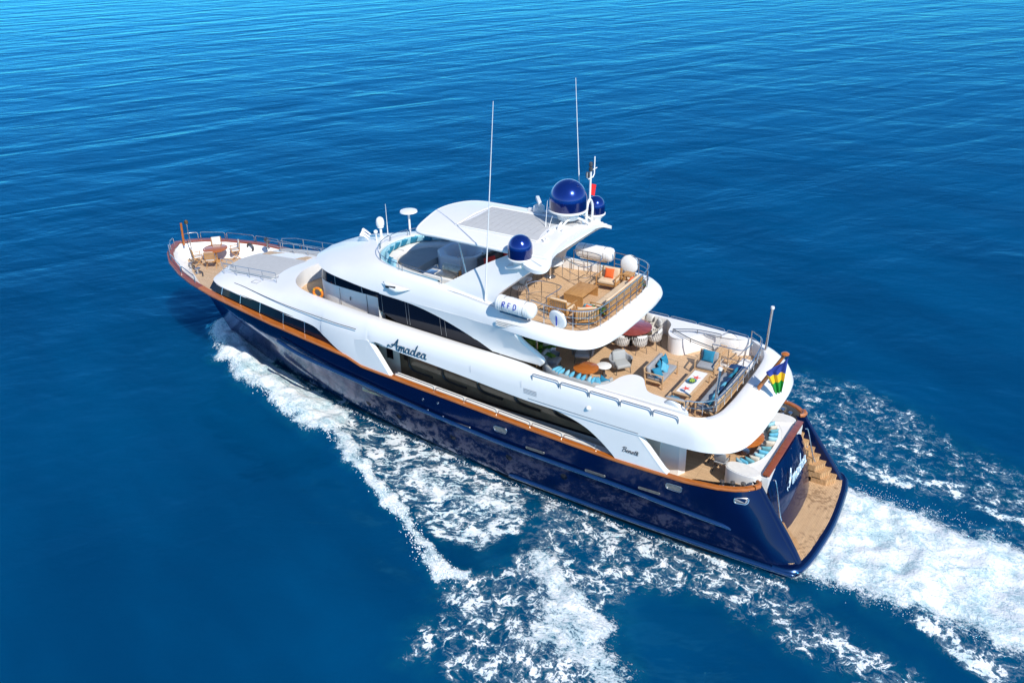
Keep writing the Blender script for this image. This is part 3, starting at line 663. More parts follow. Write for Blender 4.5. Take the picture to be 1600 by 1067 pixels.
# main deck house, dark glazing behind the side deck
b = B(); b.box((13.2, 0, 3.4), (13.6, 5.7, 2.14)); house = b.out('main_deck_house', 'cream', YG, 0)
for s in (1, -1):
    gl = sm([(8.1, 2.95), (18.55, 3.15), (18.9, 3.4), (18.95, 4.8)], 20)
    b = B(); b.box((13.35, 2.86*s, 3.92), (10.9, .03, 1.5)); wn = b.out('saloon_window', 'glassb', house, 0)
    b = B(); b.box((13.4, 2.885*s, 4.58), (11.2, .03, .22)); b.box((13.4, 2.885*s, 3.12), (11.2, .03, .10))
    for i in range(6):
        x = 18.3-i*1.82; P = cr([(x, 0, 4.5), (x, 0, 4.15), (x-.04, 0, 3.78), (x-.25, 0, 3.6), (x-.7, 0, 3.55), (x-1.25, 0, 3.53)], 22)
        b.tube([V(p.x, 2.90*s, p.z) for p in P], .055, 6)
        b.box((x+.14, 2.885*s, 4.3), (.22, .03, .6))
    b.out('window_frame', 'black', wn)
    b = B(); b.box((19.35, 2.88*s, 4.15), (.34, .03, .62), bev=.01); b.out('door_window', 'glass', house, 0)
for s in (1, -1):
    n_ = 30; xs = [7.9+10.7*i/29 for i in range(30)]; b = B()
    b.loft([[V(x, (hb(x)-.15)*s, cz(x)+.01) for x in xs], [V(x, (hb(x)-.50)*s, cz(x)+.0) for x in xs], [V(x, (hb(x)-.52)*s, cz(x)-.25) for x in xs]], flip=(s < 0)); b.out('bulwark_ledge', 'cushw', YG, 30)
# house aft bulkhead wings by the cockpit
for s in (1, -1):
    b = B(); b.prism([(6.4, 2.0*s), (5.65, 2.15*s), (5.55, 2.3*s), (5.7, 2.62*s), (6.9, 2.85*s)][::(1 if s > 0 else -1)], 2.35, 4.42); b.out('cockpit_locker', 'white', YG, 30)
b = B(); b.box((6.38, 0, 3.35), (.04, 3.0, 2.0)); b.out('saloon_door', 'glass', YG, 0)

# upper deck house / sundeck ring
S2 = [
 ((9.40, 0, 7.50), (9.2, 0, 7.48), (8.84, 0, 7.32), (8.74, 0, 7.06)),
 ((9.42, 1.5, 7.50), (9.22, 1.6, 7.48), (8.88, 1.75, 7.32), (8.80, 1.8, 7.06)),
 ((9.60, 2.45, 7.51), (9.45, 2.62, 7.50), (9.18, 2.88, 7.31), (9.08, 2.96, 7.07)),
 ((10.1, 2.93, 7.53), (9.98, 3.1, 7.53), (9.78, 3.38, 7.31), (9.72, 3.46, 7.08)),
 ((11.0, 3.02, 7.55), (11, 3.22, 7.57), (10.9, 3.53, 7.33), (10.9, 3.60, 7.10)),
 ((12.2, 2.98, 7.60), (12.2, 3.18, 7.62), (12.2, 3.46, 7.36), (12.3, 3.52, 7.10)),
 ((13.4, 2.78, 7.74), (13.4, 2.98, 7.74), (13.4, 3.24, 7.40), (13.6, 3.30, 7.05)),
 ((15, 2.6, 7.88), (15, 2.82, 7.88), (15, 3.08, 7.45), (15, 3.16, 7.0)),
 ((17, 2.52, 7.98), (17, 2.72, 7.98), (17, 3.0, 7.5), (17, 3.09, 7.0)),
 ((19, 2.32, 8.02), (19, 2.52, 8.02), (19.2, 2.9, 7.55), (19.4, 3.03, 7.03)),
 ((20.1, 1.95, 8.04), (20.3, 2.1, 8.04), (20.9, 2.6, 7.62), (21.4, 2.88, 7.12)),
 ((20.8, 1.3, 8.04), (21.0, 1.4, 8.04), (22.1, 2.05, 7.66), (23.2, 2.48, 7.16)),
 ((21.1, .65, 8.04), (21.38, .72, 8.04), (22.9, 1.1, 7.72), (24.6, 1.45, 7.18)),
 ((21.2, 0, 8.04), (21.5, 0, 8.04), (23.1, 0, 7.74), (25.0, 0, 7.18))]
def rows_sun(raw, n):
    Rr, Cc, Mm, Bb = raw
    Fl = [V(p.x, p.y, 7.28) for p in Rr]
    R2 = mid(Rr, Cc, .2)
    CM = [V((a.x+c.x)/2, (a.y+c.y)/2, (a.z+c.z)/2+.07) for a, c in zip(Cc, Mm)]
    MB = [V(.42*a.x+.58*c.x, .4*a.y+.6*c.y, (a.z+c.z)/2+.03) for a, c in zip(Mm, Bb)]
    Ub = [V(p.x+(.04 if p.x < 9.5 else -.04 if p.x > 20 else 0), p.y*.985, p.z-(.05 if p.x < 13 or p.x > 19.8 else .0)) for p in Bb]
    Uu = [V(p.x+(.45 if p.x < 9.6 else -.5 if p.x > 20 else 0), p.y*.86, p.z-.06) for p in Bb]
    return [Fl, Rr, R2, Cc, CM, Mm, MB, Bb, Ub, Uu][::-1]
sun = ring(S2, 200, rows_sun, 'sundeck_surround', 'white', YG)
raw2 = [cr([s[k] for s in S2], 140) for k in range(4)]
pf = [(p.x, p.y+.02) for p in raw2[0] if p.x < 15.0]
b = B(); b.prism(pf+[(x, -y) for x, y in pf[::-1]], 7.2, 7.30); b.out('sundeck', 'deck', YG, 0)
pf = [(p.x, p.y+.02) for p in raw2[0] if p.x >= 14.9]
b = B(); b.prism([(x, y) for x, y in pf]+[(x, -y) for x, y in pf[-2::-1]], 7.2, 7.305); b.out('fly_deck', 'white2', YG, 0)
pu = [(p.x+(.3 if p.x < 9.6 else 0), p.y*.95) for p in raw2[3] if p.x < 20]
b = B(); b.prism(pu+[(x, -y) for x, y in pu[::-1]], 6.99, 7.06); b.out('sundeck_ceiling', 'white', YG, 0)
# upper house skin beside the windows
ybx = lambda x: float(np.interp(x, [p.x for p in raw2[3] if p.x > 10.5], [p.y for p in raw2[3] if p.x > 10.5]))
yup = lambda x, z: 3.0+(ybx(x)-.004-3.0)*np.clip((z-5.7)/1.3, 0, 1)**(1 if x > 14.5 else 1.6)
for s in (1, -1):
    poly = sm([(12.35, 7.06), (12.3, 6.93), (12.1, 6.6), (11.6, 6.12), (11.42, 5.9), (11.6, 5.68)], 16)+[(12.5, 5.67), (13.6, 5.72)]+sm([(13.75, 5.72), (14.4, 6.02), (15.13, 6.31), (16.44, 6.70), (17.8, 6.93), (19.5, 7.0)], 24)+[(19.5, 7.03), (15, 7.02), (13.6, 7.04), (12.35, 7.09)]
    panel(poly, yup, .2, s, 'upper_side_panel', grid=.3)
    b = B(); b.tube([V(x, (yup(x, z)-.1)*s, z) for x, z in poly[:16]], .10, 10); b.out('panel_edge', 'white', YG)
    gp = [(13.5, 5.70), (16.4, 5.74), (18.7, 5.84), (19.2, 6.0), (19.66, 6.2), (19.66, 7.02), (17.8, 7.0), (15, 6.8), (13.6, 5.9)]
    wn = panel(gp, lambda x, z: yup(x, z)-.035, .03, s, 'upper_window', 'glass')
    for x in (19.42, 18.1, 17.95, 16.3, 16.05):
        z1 = itp(x, [(13.7, 5.7), (14.4, 6.02), (15.13, 6.3), (16.44, 6.7), (17.8, 6.93), (19.6, 7.0)]); z0 = itp(x, [(16.4, 5.78), (18.7, 5.88), (19.6, 6.2)])
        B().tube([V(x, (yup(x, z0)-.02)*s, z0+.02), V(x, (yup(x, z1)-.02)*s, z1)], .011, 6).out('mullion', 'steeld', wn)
# wheelhouse: lower white wall, dark window strip, front
wh = cr([(19.66, 2.98, 0), (19.75, 2.5, 0), (20.3, 2.26, 0), (21.8, 2.2, 0), (23.2, 2.1, 0), (24.0, 1.85, 0), (24.5, 1.3, 0), (24.75, .6, 0), (24.8, 0, 0)], 60)
def wall(z0, z1, name, m_, off=0, rake=0):
    b = B(); lo = [V(p.x+off, p.y+off*.5, z0) for p in wh]; hi = [V(p.x+off-rake*(p.x-19)/6, p.y+off*.5, z1) for p in wh]
    for s in (1, -1): b.loft([[V(p.x, p.y*s, p.z) for p in lo], [V(p.x, p.y*s, p.z) for p in hi]], flip=(s > 0))
    return b.out(name, m_, YG)
wall(4.9, 6.32, 'wheelhouse_wall', 'white'); wst = wall(6.32, 7.25, 'wheelhouse_window', 'glass', 0, .25)
for s in (1, -1):
    b = B(); 
    for x in (21.0, 22.6): b.tube([V(x, 2.24*s, 4.95), V(x, 2.24*s, 6.3)], .012, 6)
    b.box((22.0, 2.235*s, 5.9), (.03, .05, .16)); b.out('door_seam', 'steeld', YG)
    b = B(); b.tube([V(21.2, 2.26*s, 6.35), V(21.3, 2.22*s, 7.1)], .02, 6); b.tube([V(22.9, 2.16*s, 6.35), V(22.95, 2.1*s, 7.1)], .02, 6); b.out('mullion', 'steeld', wst)
# upper deck aft bulkhead (in shade), dark sliding door
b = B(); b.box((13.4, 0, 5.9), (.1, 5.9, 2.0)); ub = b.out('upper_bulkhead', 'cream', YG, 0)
b = B(); b.box((13.33, -.3, 5.85), (.04, 3.2, 1.9)); b.out('sliding_door', 'glass', ub, 0)
for s in (1, -1):
    b = B(); b.tube([V(12.15, 2.2*s, 4.9), V(12.15, 2.2*s, 6.95)], .04, 10); b.out('pillar', 'steel', YG)
# vent scoop on the brow
for s in (1, -1):
    b = B(); rws = []
    for i in range(12):
        t = i/11; x = 19.25-1.5*t; h = .34*math.sin(math.pi*min(1, t*1.0)**.8)
        rws.append([V(x, (3.02+(.17 if j in (1, 2) else .0)*math.sin(math.pi*t)-.03*(j > 2))*s, 7.62-.28*t*.2-h*j/3*1.0) for j in range(4)])
    b.loft(rws, flip=(s < 0)); sc_ = b.out('vent_scoop', 'white', YG, 60)
    b = B(); b.box((18.75, 3.13*s, 7.50), (.55, .05, .10), ry=R(6), bev=.02); b.out('vent_opening', 'black', sc_)

# ------------------------------------------------------------------ hardtop, mast arch, domes, aerials
def plan_slab(pts, zf, th, name, m_, parent=YG, grid=.25, smooth=50):
    # slab from a plan outline with a height function
    P = [Vector(p) for p in pts]; ed = [(i, (i+1) % len(P)) for i in range(len(P))]; extra = []
    x0 = min(p.x for p in P); x1 = max(p.x for p in P); y0 = min(p.y for p in P); y1 = max(p.y for p in P)
    x = x0+grid
    while x < x1:
        y = y0+grid
        while y < y1:
            c = False
            for i in range(len(P)):
                a = P[i]; d = P[(i+1) % len(P)]
                if (a.y > y) != (d.y > y) and x < (d.x-a.x)*(y-a.y)/(d.y-a.y)+a.x: c = not c
            if c and min((p-Vector((x, y))).length for p in P) > grid*.4: extra.append(Vector((x, y)))
            y += grid
        x += grid
    vo, eo, fo, *_ = delaunay_2d_cdt(P+extra, ed, [], 1, 1e-5); k = len(vo)
    b = B(); e_ = {}
    for f in fo:
        for i in range(len(f)): e_[(f[i], f[(i+1) % len(f)])] = 1
    bd = [e for e in e_ if (e[1], e[0]) not in e_]; edge = set(i for e in bd for i in e)
    T = [(q.x, q.y, zf(q.x, q.y)) for q in vo]; Bm = [(q.x, q.y, zf(q.x, q.y)-th) for q in vo]
    b.add(T+Bm, [tuple(f) for f in fo]+[tuple(i+k for i in f[::-1]) for f in fo]+[(e[1], e[0], e[0]+k, e[1]+k) for e in bd])
    return b.out(name, m_, parent, smooth)
hp = [(p.x, p.y) for p in cr([(11.6, 2.22, 0), (13.4, 2.28, 0), (15.2, 2.25, 0), (16.8, 2.24, 0), (17.6, 2.24, 0), (17.95, 2.0, 0), (18.15, 1.0, 0), (18.3, 0, 0), (18.2, -1.0, 0), (17.95, -1.8, 0), (17.5, -2.15, 0), (16.6, -2.18, 0), (15.2, -2.25, 0), (13.4, -2.28, 0), (11.6, -2.22, 0)], 60)]
hz = lambda x, y: 10.14-.045*y*y-.012*max(0, x-16.5)**2-.0*x
ht = plan_slab(hp, hz, .10, 'hardtop', 'white')
b = B(); ring_ = [V(x, y, hz(x, y)) for x, y in hp]; b.tube([q+V(0, 0, -.07) for q in ring_], .085, 10); b.out('rim', 'white', ht, 60)
pp = [(12.62, 1.34), (16.5, 1.34), (16.5, -1.34), (12.62, -1.34)]
pn = plan_slab(pp, lambda x, y: hz(x, y)+.012, .02, 'louvre_panel', 'greypad', ht, .3)
for (x0, y0), (x1, y1) in zip(pp, pp[1:]+pp[:1]):
    b = B(); b.tube([V(x0, y0, hz(x0, y0)+.02), V((x0+x1)/2, (y0+y1)/2, hz((x0+x1)/2, (y0+y1)/2)+.02), V(x1, y1, hz(x1, y1)+.02)], .035, 6); b.out('panel_frame', 'white', pn, 60)
for i in range(12):
    x = 13.1+i*.3; b = B(); b.tube([V(x, y, hz(x, y)+.014) for y in (-1.3, -.6, 0, .6, 1.3)], .006, 4); b.out('slat_seam', 'grey', pn)
# arch: a swept wing across, with side plates running down and forward to the deck
wing = [(p.x, p.y) for p in cr([(13.0, 2.2, 0), (12.6, 2.6, 0), (11.9, 2.85, 0), (11.45, 2.75, 0), (11.38, 2.4, 0), (11.55, 1.8, 0), (11.58, 0, 0), (11.55, -1.8, 0), (11.38, -2.4, 0), (11.45, -2.75, 0), (11.9, -2.85, 0), (12.6, -2.6, 0), (13.0, -2.2, 0), (13.2, 0, 0)], 60, closed=True)]
wz = lambda x, y: 10.10-.035*y*y-.25*max(0, abs(y)-2.1)-.02*(y*y)*.3
aw = plan_slab(wing, wz, .14, 'mast_arch', 'white')
for s in (1, -1):
    lead = cr([(16.6, 2.62, 7.86), (16.0, 2.55, 8.15), (14.8, 2.25, 8.9), (13.5, 2.05, 9.6), (12.9, 2.1, 9.92)], 24)
    trail = cr([(13.7, 2.86, 7.7), (13.55, 2.78, 8.15), (12.9, 2.62, 8.75), (12.1, 2.6, 9.4), (11.6, 2.66, 9.72)], 24)
    b = B(); rws = []; r2_ = []
    for j in range(9):
        t = j/8; rws.append([V(*(a.lerp(c, t)+V(0, .05*math.sin(math.pi*t), 0))) for a, c in zip(lead, trail)]); 
        r2_.append([p-V(0, .14, .06) for p in rws[-1]])
    full = rws+r2_[::-1]+[rws[0]]
    b.loft([[V(p.x, p.y*s, p.z) for p in r] for r in full], flip=(s < 0)); b.out('arch_leg', 'white', aw, 40)
# struts
for y, s in ((2.1, 1), (2.1, -1)):
    b = B(); b.tube([V(15.82, y*s, 9.72), V(15.5, (y+.05)*s, 8.45)], .035, 8); b.out('strut', 'steel', ht)
def dome(c, r, h, name, scale=1):
    g = B().lathe([(r*.35, -.42), (r*.55, -.40), (r*.6, -.22), (r*.98, -.06), (r*1.06, -.03), (r*1.06, .02), (r*1.0, .035)], c, 32).out(name, 'white', YG, 40)
    pr_ = [(r*.985, .03), (r, .1)]+[(r, h-r)]; B().lathe([(r*.99, .03), (r, .06), (r, max(.1, h-r)*.95)], c, 40, cap=False).out('band', 'domed', g, 60)
    pf_ = [(r*math.cos(a), (h-r)*.95+ (h-(h-r)*.95)*math.sin(a)) for a in [math.pi/2*i/14 for i in range(14)]]+[(.001, h)]
    B().lathe(pf_, c, 40, cap=False).out('dome', 'domeb', g, 80); return g
dome((12.73, 2.38, 9.76), .475, .90, 'satellite_dome'); dome((12.06, -2.45, 10.18), .40, .74, 'satellite_dome'); dome((12.60, -1.1, 10.68), .77, 1.22, 'satellite_dome')
b = B(); b.box((12.9, 2.38, 9.40), (.75, .6, .12), ry=R(14), bev=.03); b.out('dome_plinth', 'white', aw)
b = B(); b.box((12.6, -1.1, 10.08), (.9, .8, .12), bev=.03); b.out('dome_plinth', 'greydeck', aw)
b = B(); b.tube([V(12.06, -2.45, 9.8), V(12.06, -2.45, 9.95)], .16, 12); b.out('dome_plinth', 'white', aw)
# light mast: hoop with a pole, lamp, wind vane
mx_ = 11.9
g = B().tube(cr([V(mx_, -1.35, 9.95), V(mx_, -1.36, 10.55), V(mx_, -1.45, 10.88), V(mx_, -1.62, 11.02), V(mx_, -1.79, 10.88), V(mx_, -1.88, 10.55), V(mx_+.05, -1.9, 9.9)], 30), .055, 10).out('light_mast', 'white', YG)
b = B(); b.tube([V(mx_, -1.62, 11.0), V(mx_-.03, -1.62, 12.2)], .045, 8); b.out('pole', 'white', g)
b = B(); b.tube([V(mx_, -1.38, 12.2), V(mx_, -1.38, 12.0), V(mx_, -1.5, 11.9), V(mx_, -1.85, 11.9), V(mx_, -1.97, 12.0), V(mx_, -2.0, 12.7)], .026, 8); b.out('yard', 'white', g)
b = B(); b.tube([V(mx_, -1.7, 12.2), V(mx_, -2.2, 12.2)], .018, 6); b.out('yard', 'white', g)
b = B(); b.lathe([(.05, 0), (.08, .02), (.08, .14), (.05, .16), (.05, .2), (.08, .22), (.07, .34), (.03, .38)], (mx_-.03, -1.62, 12.2), 14); b.out('navigation_light', 'darkgrey', g)
b = B(); b.box((mx_, -1.42, 12.1), (.13, .12, .22), bev=.02); b.out('camera_unit', 'darkgrey', g)
b = B(); b.loft([[V(mx_-.03*i+.04*math.sin(i*1.7), -1.67-.075*i*(1-.12*k), 11.68-.11*k-.03*i) for i in range(5)] for k in range(5)], flip=False)
tag(b.out('pennant', 'pen', None, 60), 'small red pennant flying from the white light mast', 'flag')
def whip(base, tip, r=.022, mid_=.35):
    a, t = Vector(base), Vector(tip); g = B().tube([a, a.lerp(t, .12), a.lerp(t, mid_)], [r*1.5, r*1.2, r*1.1], 8).out('whip_aerial', 'white', YG)
    B().tube([a.lerp(t, mid_), a.lerp(t, .7), t], [r*.9, r*.7, r*.5], 6).out('upper_section', 'white', g)
    B().lathe([(r*2.4, -.04), (r*2.4, .02), (r*1.6, .08)], base, 10).out('mount', 'steel', g)
whip((14.12, 2.86, 7.75), (13.47, 2.8, 15.64), .024); whip((12.5, -1.95, 10.2), (12.78, -1.95, 15.69), .022)
whip((13.05, -.02, 9.98), (13.22, -.5, 11.1), .014); whip((12.92, .02, 9.98), (12.9, -.35, 10.55), .014); whip((13.0, -1.0, 10.0), (12.5, -.62, 11.65), .012)
# radar scanner on the hardtop's starboard edge
g = B().lathe([(.22, 0), (.26, .03), (.24, .25), (.12, .34)], (14.5, -1.95, 9.98), 20).out('radar_scanner', 'white', YG)
b = B(); b.box((14.5, -1.95, 10.46), (1.05, .17, .17), rz=R(-52), bev=.06); b.out('scanner_bar', 'white', g)
b = B(); b.box((13.9, -2.0, 10.02), (2.3, .16, .10), bev=.03); b.out('cable_duct', 'white', ht)
b = B(); b.box((14.1, -1.62, 10.0), (2.0, .08, .06), bev=.02); b.out('cable_duct', 'white', ht)
# bits on the wing
for (x, y, h_) in ((12.6, .35, .18), (12.45, -.1, .22), (12.2, .0, .15)):
    B().lathe([(.05, -.02), (.09, 0), (.1, h_*.4), (.05, h_*.6), (.09, h_*.8), (.03, h_)], (x, y, wz(x, y)), 14).out('gps_antenna', 'white', aw)
b = B(); b.tube(cr([V(12.6, -.4, 10.05), V(12.2, -.7, 10.5), V(11.9, -1.2, 10.25), V(11.7, -1.35, 10.05)], 14), .045, 8); b.out('brace', 'white', aw)
b = B(); b.tube(cr([V(12.7, -.3, 10.05), V(12.5, -.9, 10.45), V(12.2, -1.3, 10.5), V(11.9, -1.85, 10.1)], 14), .045, 8); b.out('brace', 'white', aw)
for i in range(4):
    a = i*1.57; b = B(); b.tube([V(12.35, 1.15, wz(12.35, 1.15)), V(12.35+.13*math.cos(a), 1.15+.13*math.sin(a), wz(12.35, 1.15)+.13)], .035, 6); b.out('loudhailer', 'white', aw)
# wheelhouse roof kit
g = B().lathe([(.14, 0), (.14, .05), (.06, .08), (.06, .5), (.15, .55), (.16, .62)], (22.1, -.35, 7.92), 16).out('camera_post', 'white', YG)
b = B(); b.lathe([(.16, 0), (.19, .05), (.19, .24), (.15, .36), (.08, .42), (.001, .44)], (22.1, -.35, 8.54), 20); b.out('camera_dome', 'white', g)
whip((21.95, -.65, 7.95), (21.9, -.6, 9.55), .018)
for k, (dx, dy) in enumerate(((.55, .25), (.4, .5), (.75, -.05))):
    b = B(); b.tube([V(22.2+dx-.2, -.3+dy, 8.0), V(22.2+dx+.05, -.3+dy, 8.12), V(22.2+dx+.25, -.3+dy, 8.14)], [.04, .05, .10], 10); b.out('horn', 'white', YG)
b = B(); b.tube([V(22.0, .1, 7.93), V(22.0, .12, 8.35)], .03, 8); b.ell((22.0, .12, 8.42), (.10, .10, .09)); b.out('search_light', 'white', YG)
g = B().tube([V(21.6, -1.85, 7.9), V(21.6, -1.85, 8.75)], .05, 8).out('disc_antenna', 'white', YG)
b = B(); b.lathe([(.02, -.1), (.3, -.04), (.42, 0), (.40, .06), (.2, .09), (.001, .1)], (21.6, -1.85, 8.85), 28); b.out('disc', 'white', g)

# ------------------------------------------------------------------ railings
def hoop(path, h, r=.019, name='rail_hoop', m_='steel', parent=YG, lean=V(0, 0, 0), lower=False):
    # inverted U following a base path
    P = [Vector(p) for p in path]; t = [p+V(0, 0, h)+lean for p in P]; n = len(P); rr = .10
    a = P[0]; z = P[-1]
    top = [t[0].lerp(t[1], .0)+V(0, 0, -rr*.9)]+[t[0]+(t[1]-t[0]).normalized()*.03+V(0, 0, -.02)]+[t[0]+(t[1]-t[0]).normalized()*rr]+t[1:-1]+[t[-1]+(t[-2]-t[-1]).normalized()*rr, t[-1]+(t[-2]-t[-1]).normalized()*.03+V(0, 0, -.02), t[-1]+V(0, 0, -rr*.9)]
    b = B(); b.tube([a]+top+[z], r, 8); o = b.out(name, m_, parent)
    if lower: B().tube([p+V(0, 0, h*.55)+lean*.55 for p in P], r*.7, 6).out('lower_rail', m_, o)
    return o
def guard(path, h, posts, r=.02, mids=(.5,), name='guard_rail', m_='steel', closed=False, parent=YG, lean=V(0, 0, 0)):
    P = [Vector(p) for p in path]; b = B(); b.tube([p+V(0, 0, h)+lean for p in P], r, 8, closed=closed); o = b.out(name, m_, parent)
    for m__ in mids: B().tube([p+V(0, 0, h*m__)+lean*m__ for p in P], r*.6, 6, closed=closed).out('wire', m_, o)
    tot = [0]
    for a, c in zip(P, P[1:]): tot.append(tot[-1]+(c-a).length)
    for k in range(posts):
        d = tot[-1]*k/(posts-1) if posts > 1 else 0; i = max(0, min(len(P)-2, int(np.searchsorted(tot, d)-1))); u = (d-tot[i])/max(1e-6, tot[i+1]-tot[i]); q = P[i].lerp(P[i+1], u)
        B().tube([q, q+V(0, 0, h)+lean], r*.85, 6).out('stanchion', m_, o)
    return o
def yrow(x, k): return float(np.interp(x, [p.x for p in raw[k] if p.x > 5.2], [p.y for p in raw[k] if p.x > 5.2])), float(np.interp(x, [p.x for p in raw[k] if p.x > 5.2], [p.z for p in raw[k] if p.x > 5.2]))
for s in (1, -1):
    for x0, x1 in ((11.45, 10.28), (10.2, 9.02), (8.95, 7.75), (7.68, 6.48), (6.4, 5.45)):
        path = []
        for x in np.linspace(x0, x1, 6): y, z = yrow(x, 2); path.append((x, (y-.04)*s, z))
        hoop(path, .33, .021)
    # side deck bulwark hoops
    for x0, x1 in ((18.45, 16.35), (16.25, 14.8), (14.7, 13.2), (13.1, 11.6), (11.5, 10.15), (10.05, 8.65)):
        hoop([(x, (hb(x)-.10)*s, cz(x)+.04) for x in np.linspace(x0, x1, 6)], .20, .016)
# bow hoops on the cap
def capxy(t, s): x = t; return (x, (hb(x)-.12)*s, cz(x)+.04)
for x0, x1 in ((33.4, 32.0), (35.0, 33.5), (36.2, 35.1)):
    for s in (1, -1): hoop([capxy(x, s) for x in np.linspace(x0, x1, 6)], .42, .022)
for x0, x1 in ((31.9, 30.6), (30.5, 29.3)): hoop([capxy(x, -1) for x in np.linspace(x0, x1, 5)], .42, .022)
for s in (1, -1): hoop([(36.25, .95*s, 5.1), (36.5, .72*s, 5.1), (36.72, .35*s, 5.12)], .42, .022)
# foredeck rails
def ztop(x): return itp(x, [(26.4, 5.42), (28.3, 5.32), (31, 5.13), (32, 5.1)])
guard([(x, 1.82+.0*x, ztop(x)-.02) for x in np.linspace(31.0, 27.2, 7)], .55, 5); guard([(x, -1.78, ztop(x)-.02) for x in np.linspace(31.6, 26.6, 8)], .55, 6)
guard([(30.9, -2.2, 5.1), (30.2, -2.55, 5.12), (28.5, -2.72, 5.15), (26.5, -2.95, 5.2), (24.6, -3.05, 5.3)], .62, 6)
guard([(x, 1.2, ztop(x)) for x in np.linspace(31.9, 31.0, 3)], .45, 3)
# sun pads on the trunk
def fore_z(x, y): 
    e = min(1, abs(y)/2.2); return itp(x, [(26, 5.5), (28.3, 5.36), (31.6, 5.13)])-.07*e*e
def pad(pts, name, m_='greypad', dz=.06):
    return plan_slab(pts, lambda x, y: fore_z(x, y)+dz, dz+.04, name, m_, YG, .3, 60)
pad(sm([(27.9, 1.5), (29.5, 1.55), (30.9, 1.45), (31.5, .9), (31.65, 0), (31.4, -.75), (30.9, -1.0)], 24)+[(27.9, -1.0)], 'sun_pad')
pad([(27.0, 1.35), (27.8, 1.42), (27.8, -.95), (27.0, -.9)], 'sun_pad', 'greypad', .05)
pad(sm([(27.2, -1.95), (29.8, -1.95), (31.0, -1.98), (30.4, -2.25), (29.2, -2.42), (27.2, -2.5)], 20), 'sun_pad')
pad([(28.2, -1.1), (31.3, -1.05), (31.3, -1.62), (28.2, -1.68)], 'walkway', 'bowdeck', .01)
# sundeck guard rail
sr = cr([(11.9, 3.0, 7.6), (11.2, 3.05, 7.56), (10.4, 3.0, 7.54), (9.85, 2.8, 7.52), (9.5, 2.4, 7.5), (9.38, 1.6, 7.5), (9.34, 0, 7.5), (9.38, -1.6, 7.5), (9.5, -2.4, 7.5), (9.85, -2.8, 7.52), (10.4, -3.0, 7.54), (11.4, -3.05, 7.56)], 60)
guard(sr, .80, 17, .022, (.35, .65), lean=V(0, 0, 0))
guard(cr([(12.55, 2.1, 7.3), (13.0, 1.5, 7.3), (12.7, .95, 7.3), (11.9, .95, 7.3), (11.65, 1.2, 7.3), (11.7, 2.2, 7.3)], 24), .95, 6, .02, (.5,), m_='steel')
guard(cr([(13.2, -1.7, 7.3), (12.2, -1.2, 7.3), (11.75, -1.25, 7.3), (11.65, -2.0, 7.3)], 20), .95, 5, .02, (.5,))
guard(cr([(13.2, -2.7, 7.3), (12.4, -2.75, 7.3), (11.8, -2.6, 7.3), (11.6, -2.1, 7.3)], 20), .95, 4, .02, (.5,))
# fly deck rail round the front settee
fr = cr([(16.4, 2.62, 8.0), (18.0, 2.52, 8.02), (19.4, 2.32, 8.03), (20.2, 1.98, 8.05), (20.85, 1.35, 8.05), (21.2, .6, 8.05), (21.3, 0, 8.05), (21.2, -.6, 8.05), (20.85, -1.35, 8.05), (20.2, -1.98, 8.05), (19.4, -2.32, 8.03), (18.0, -2.52, 8.02)], 80)
for i in range(0, 77, 11): hoop([p for p in fr[i:i+11:2]]+[fr[min(79, i+10)]], .28, .018, m_='steel')
# upper deck aft guard rail
ar = cr([(5.35, 3.3, 5.56), (4.95, 3.12, 5.53), (4.6, 2.75, 5.5), (4.45, 2.3, 5.49), (4.38, 1.2, 5.48), (4.36, 0, 5.48), (4.38, -1.2, 5.48), (4.5, -2.3, 5.49), (4.7, -2.85, 5.5), (5.2, -3.2, 5.54)], 50)
guard(ar, .55, 13, .022, (.5,))
for (x, y, z0, z1) in ((4.62, 2.35, 5.4, 7.1), (4.5, -2.95, 5.4, 7.35)):
    g = B().tube([V(x, y, z0), V(x-.08, y, z1)], .05, 10).out('light_pole', 'steel', YG); B().lathe([(.07, 0), (.08, .03), (.07, .10)], (x-.08, y, z1), 12).out('lamp', 'white', g)
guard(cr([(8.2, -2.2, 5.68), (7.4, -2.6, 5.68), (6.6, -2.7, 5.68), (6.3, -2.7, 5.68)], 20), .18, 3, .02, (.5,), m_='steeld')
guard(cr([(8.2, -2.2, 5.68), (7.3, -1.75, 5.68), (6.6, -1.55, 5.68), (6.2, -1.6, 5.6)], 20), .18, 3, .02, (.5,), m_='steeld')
# stairwell cut at the starboard aft corner of the upper deck
guard(cr([(6.3, -1.75, 4.9), (5.5, -1.75, 4.9), (5.05, -1.85, 4.9), (4.95, -2.6, 4.9)], 16), .95, 4, .02, (.5,))
for k in range(6):
    b = B(); b.box((6.15-.22*k, -2.35, 5.35-.12*k), (.26, .85, .04)); b.out('stair_tread', 'deckp' if k % 2 else 'deckp', YG, 0)
b = B(); b.box((5.55, -2.32, 4.94), (1.6, 1.0, .06)); b.out('stair_hatch', 'white', YG, 0)
# ensign staff
g = B().tube([V(3.82, 0, 5.36), V(3.4, 0, 6.2), V(2.98, 0, 7.05)], [.085, .075, .06], 14).out('flag_staff', 'varnish', YG)
B().lathe([(.06, 0), (.14, .03), (.15, .07), (.10, .11), (.02, .13)], (2.97, 0, 7.03), 18).out('truck', 'varnish', g)
B().lathe([(.15, 0), (.15, .04), (.11, .08), (.10, .16)], (3.86, 0, 5.32), 16).out('socket', 'steel', g)
b = B(); b.lathe([(.10, 0), (.10, .03), (.045, .06), (.045, .17), (.10, .20), (.10, .24)], (3.45, -.75, 5.26), 16); b.out('bollard', 'steel', YG)
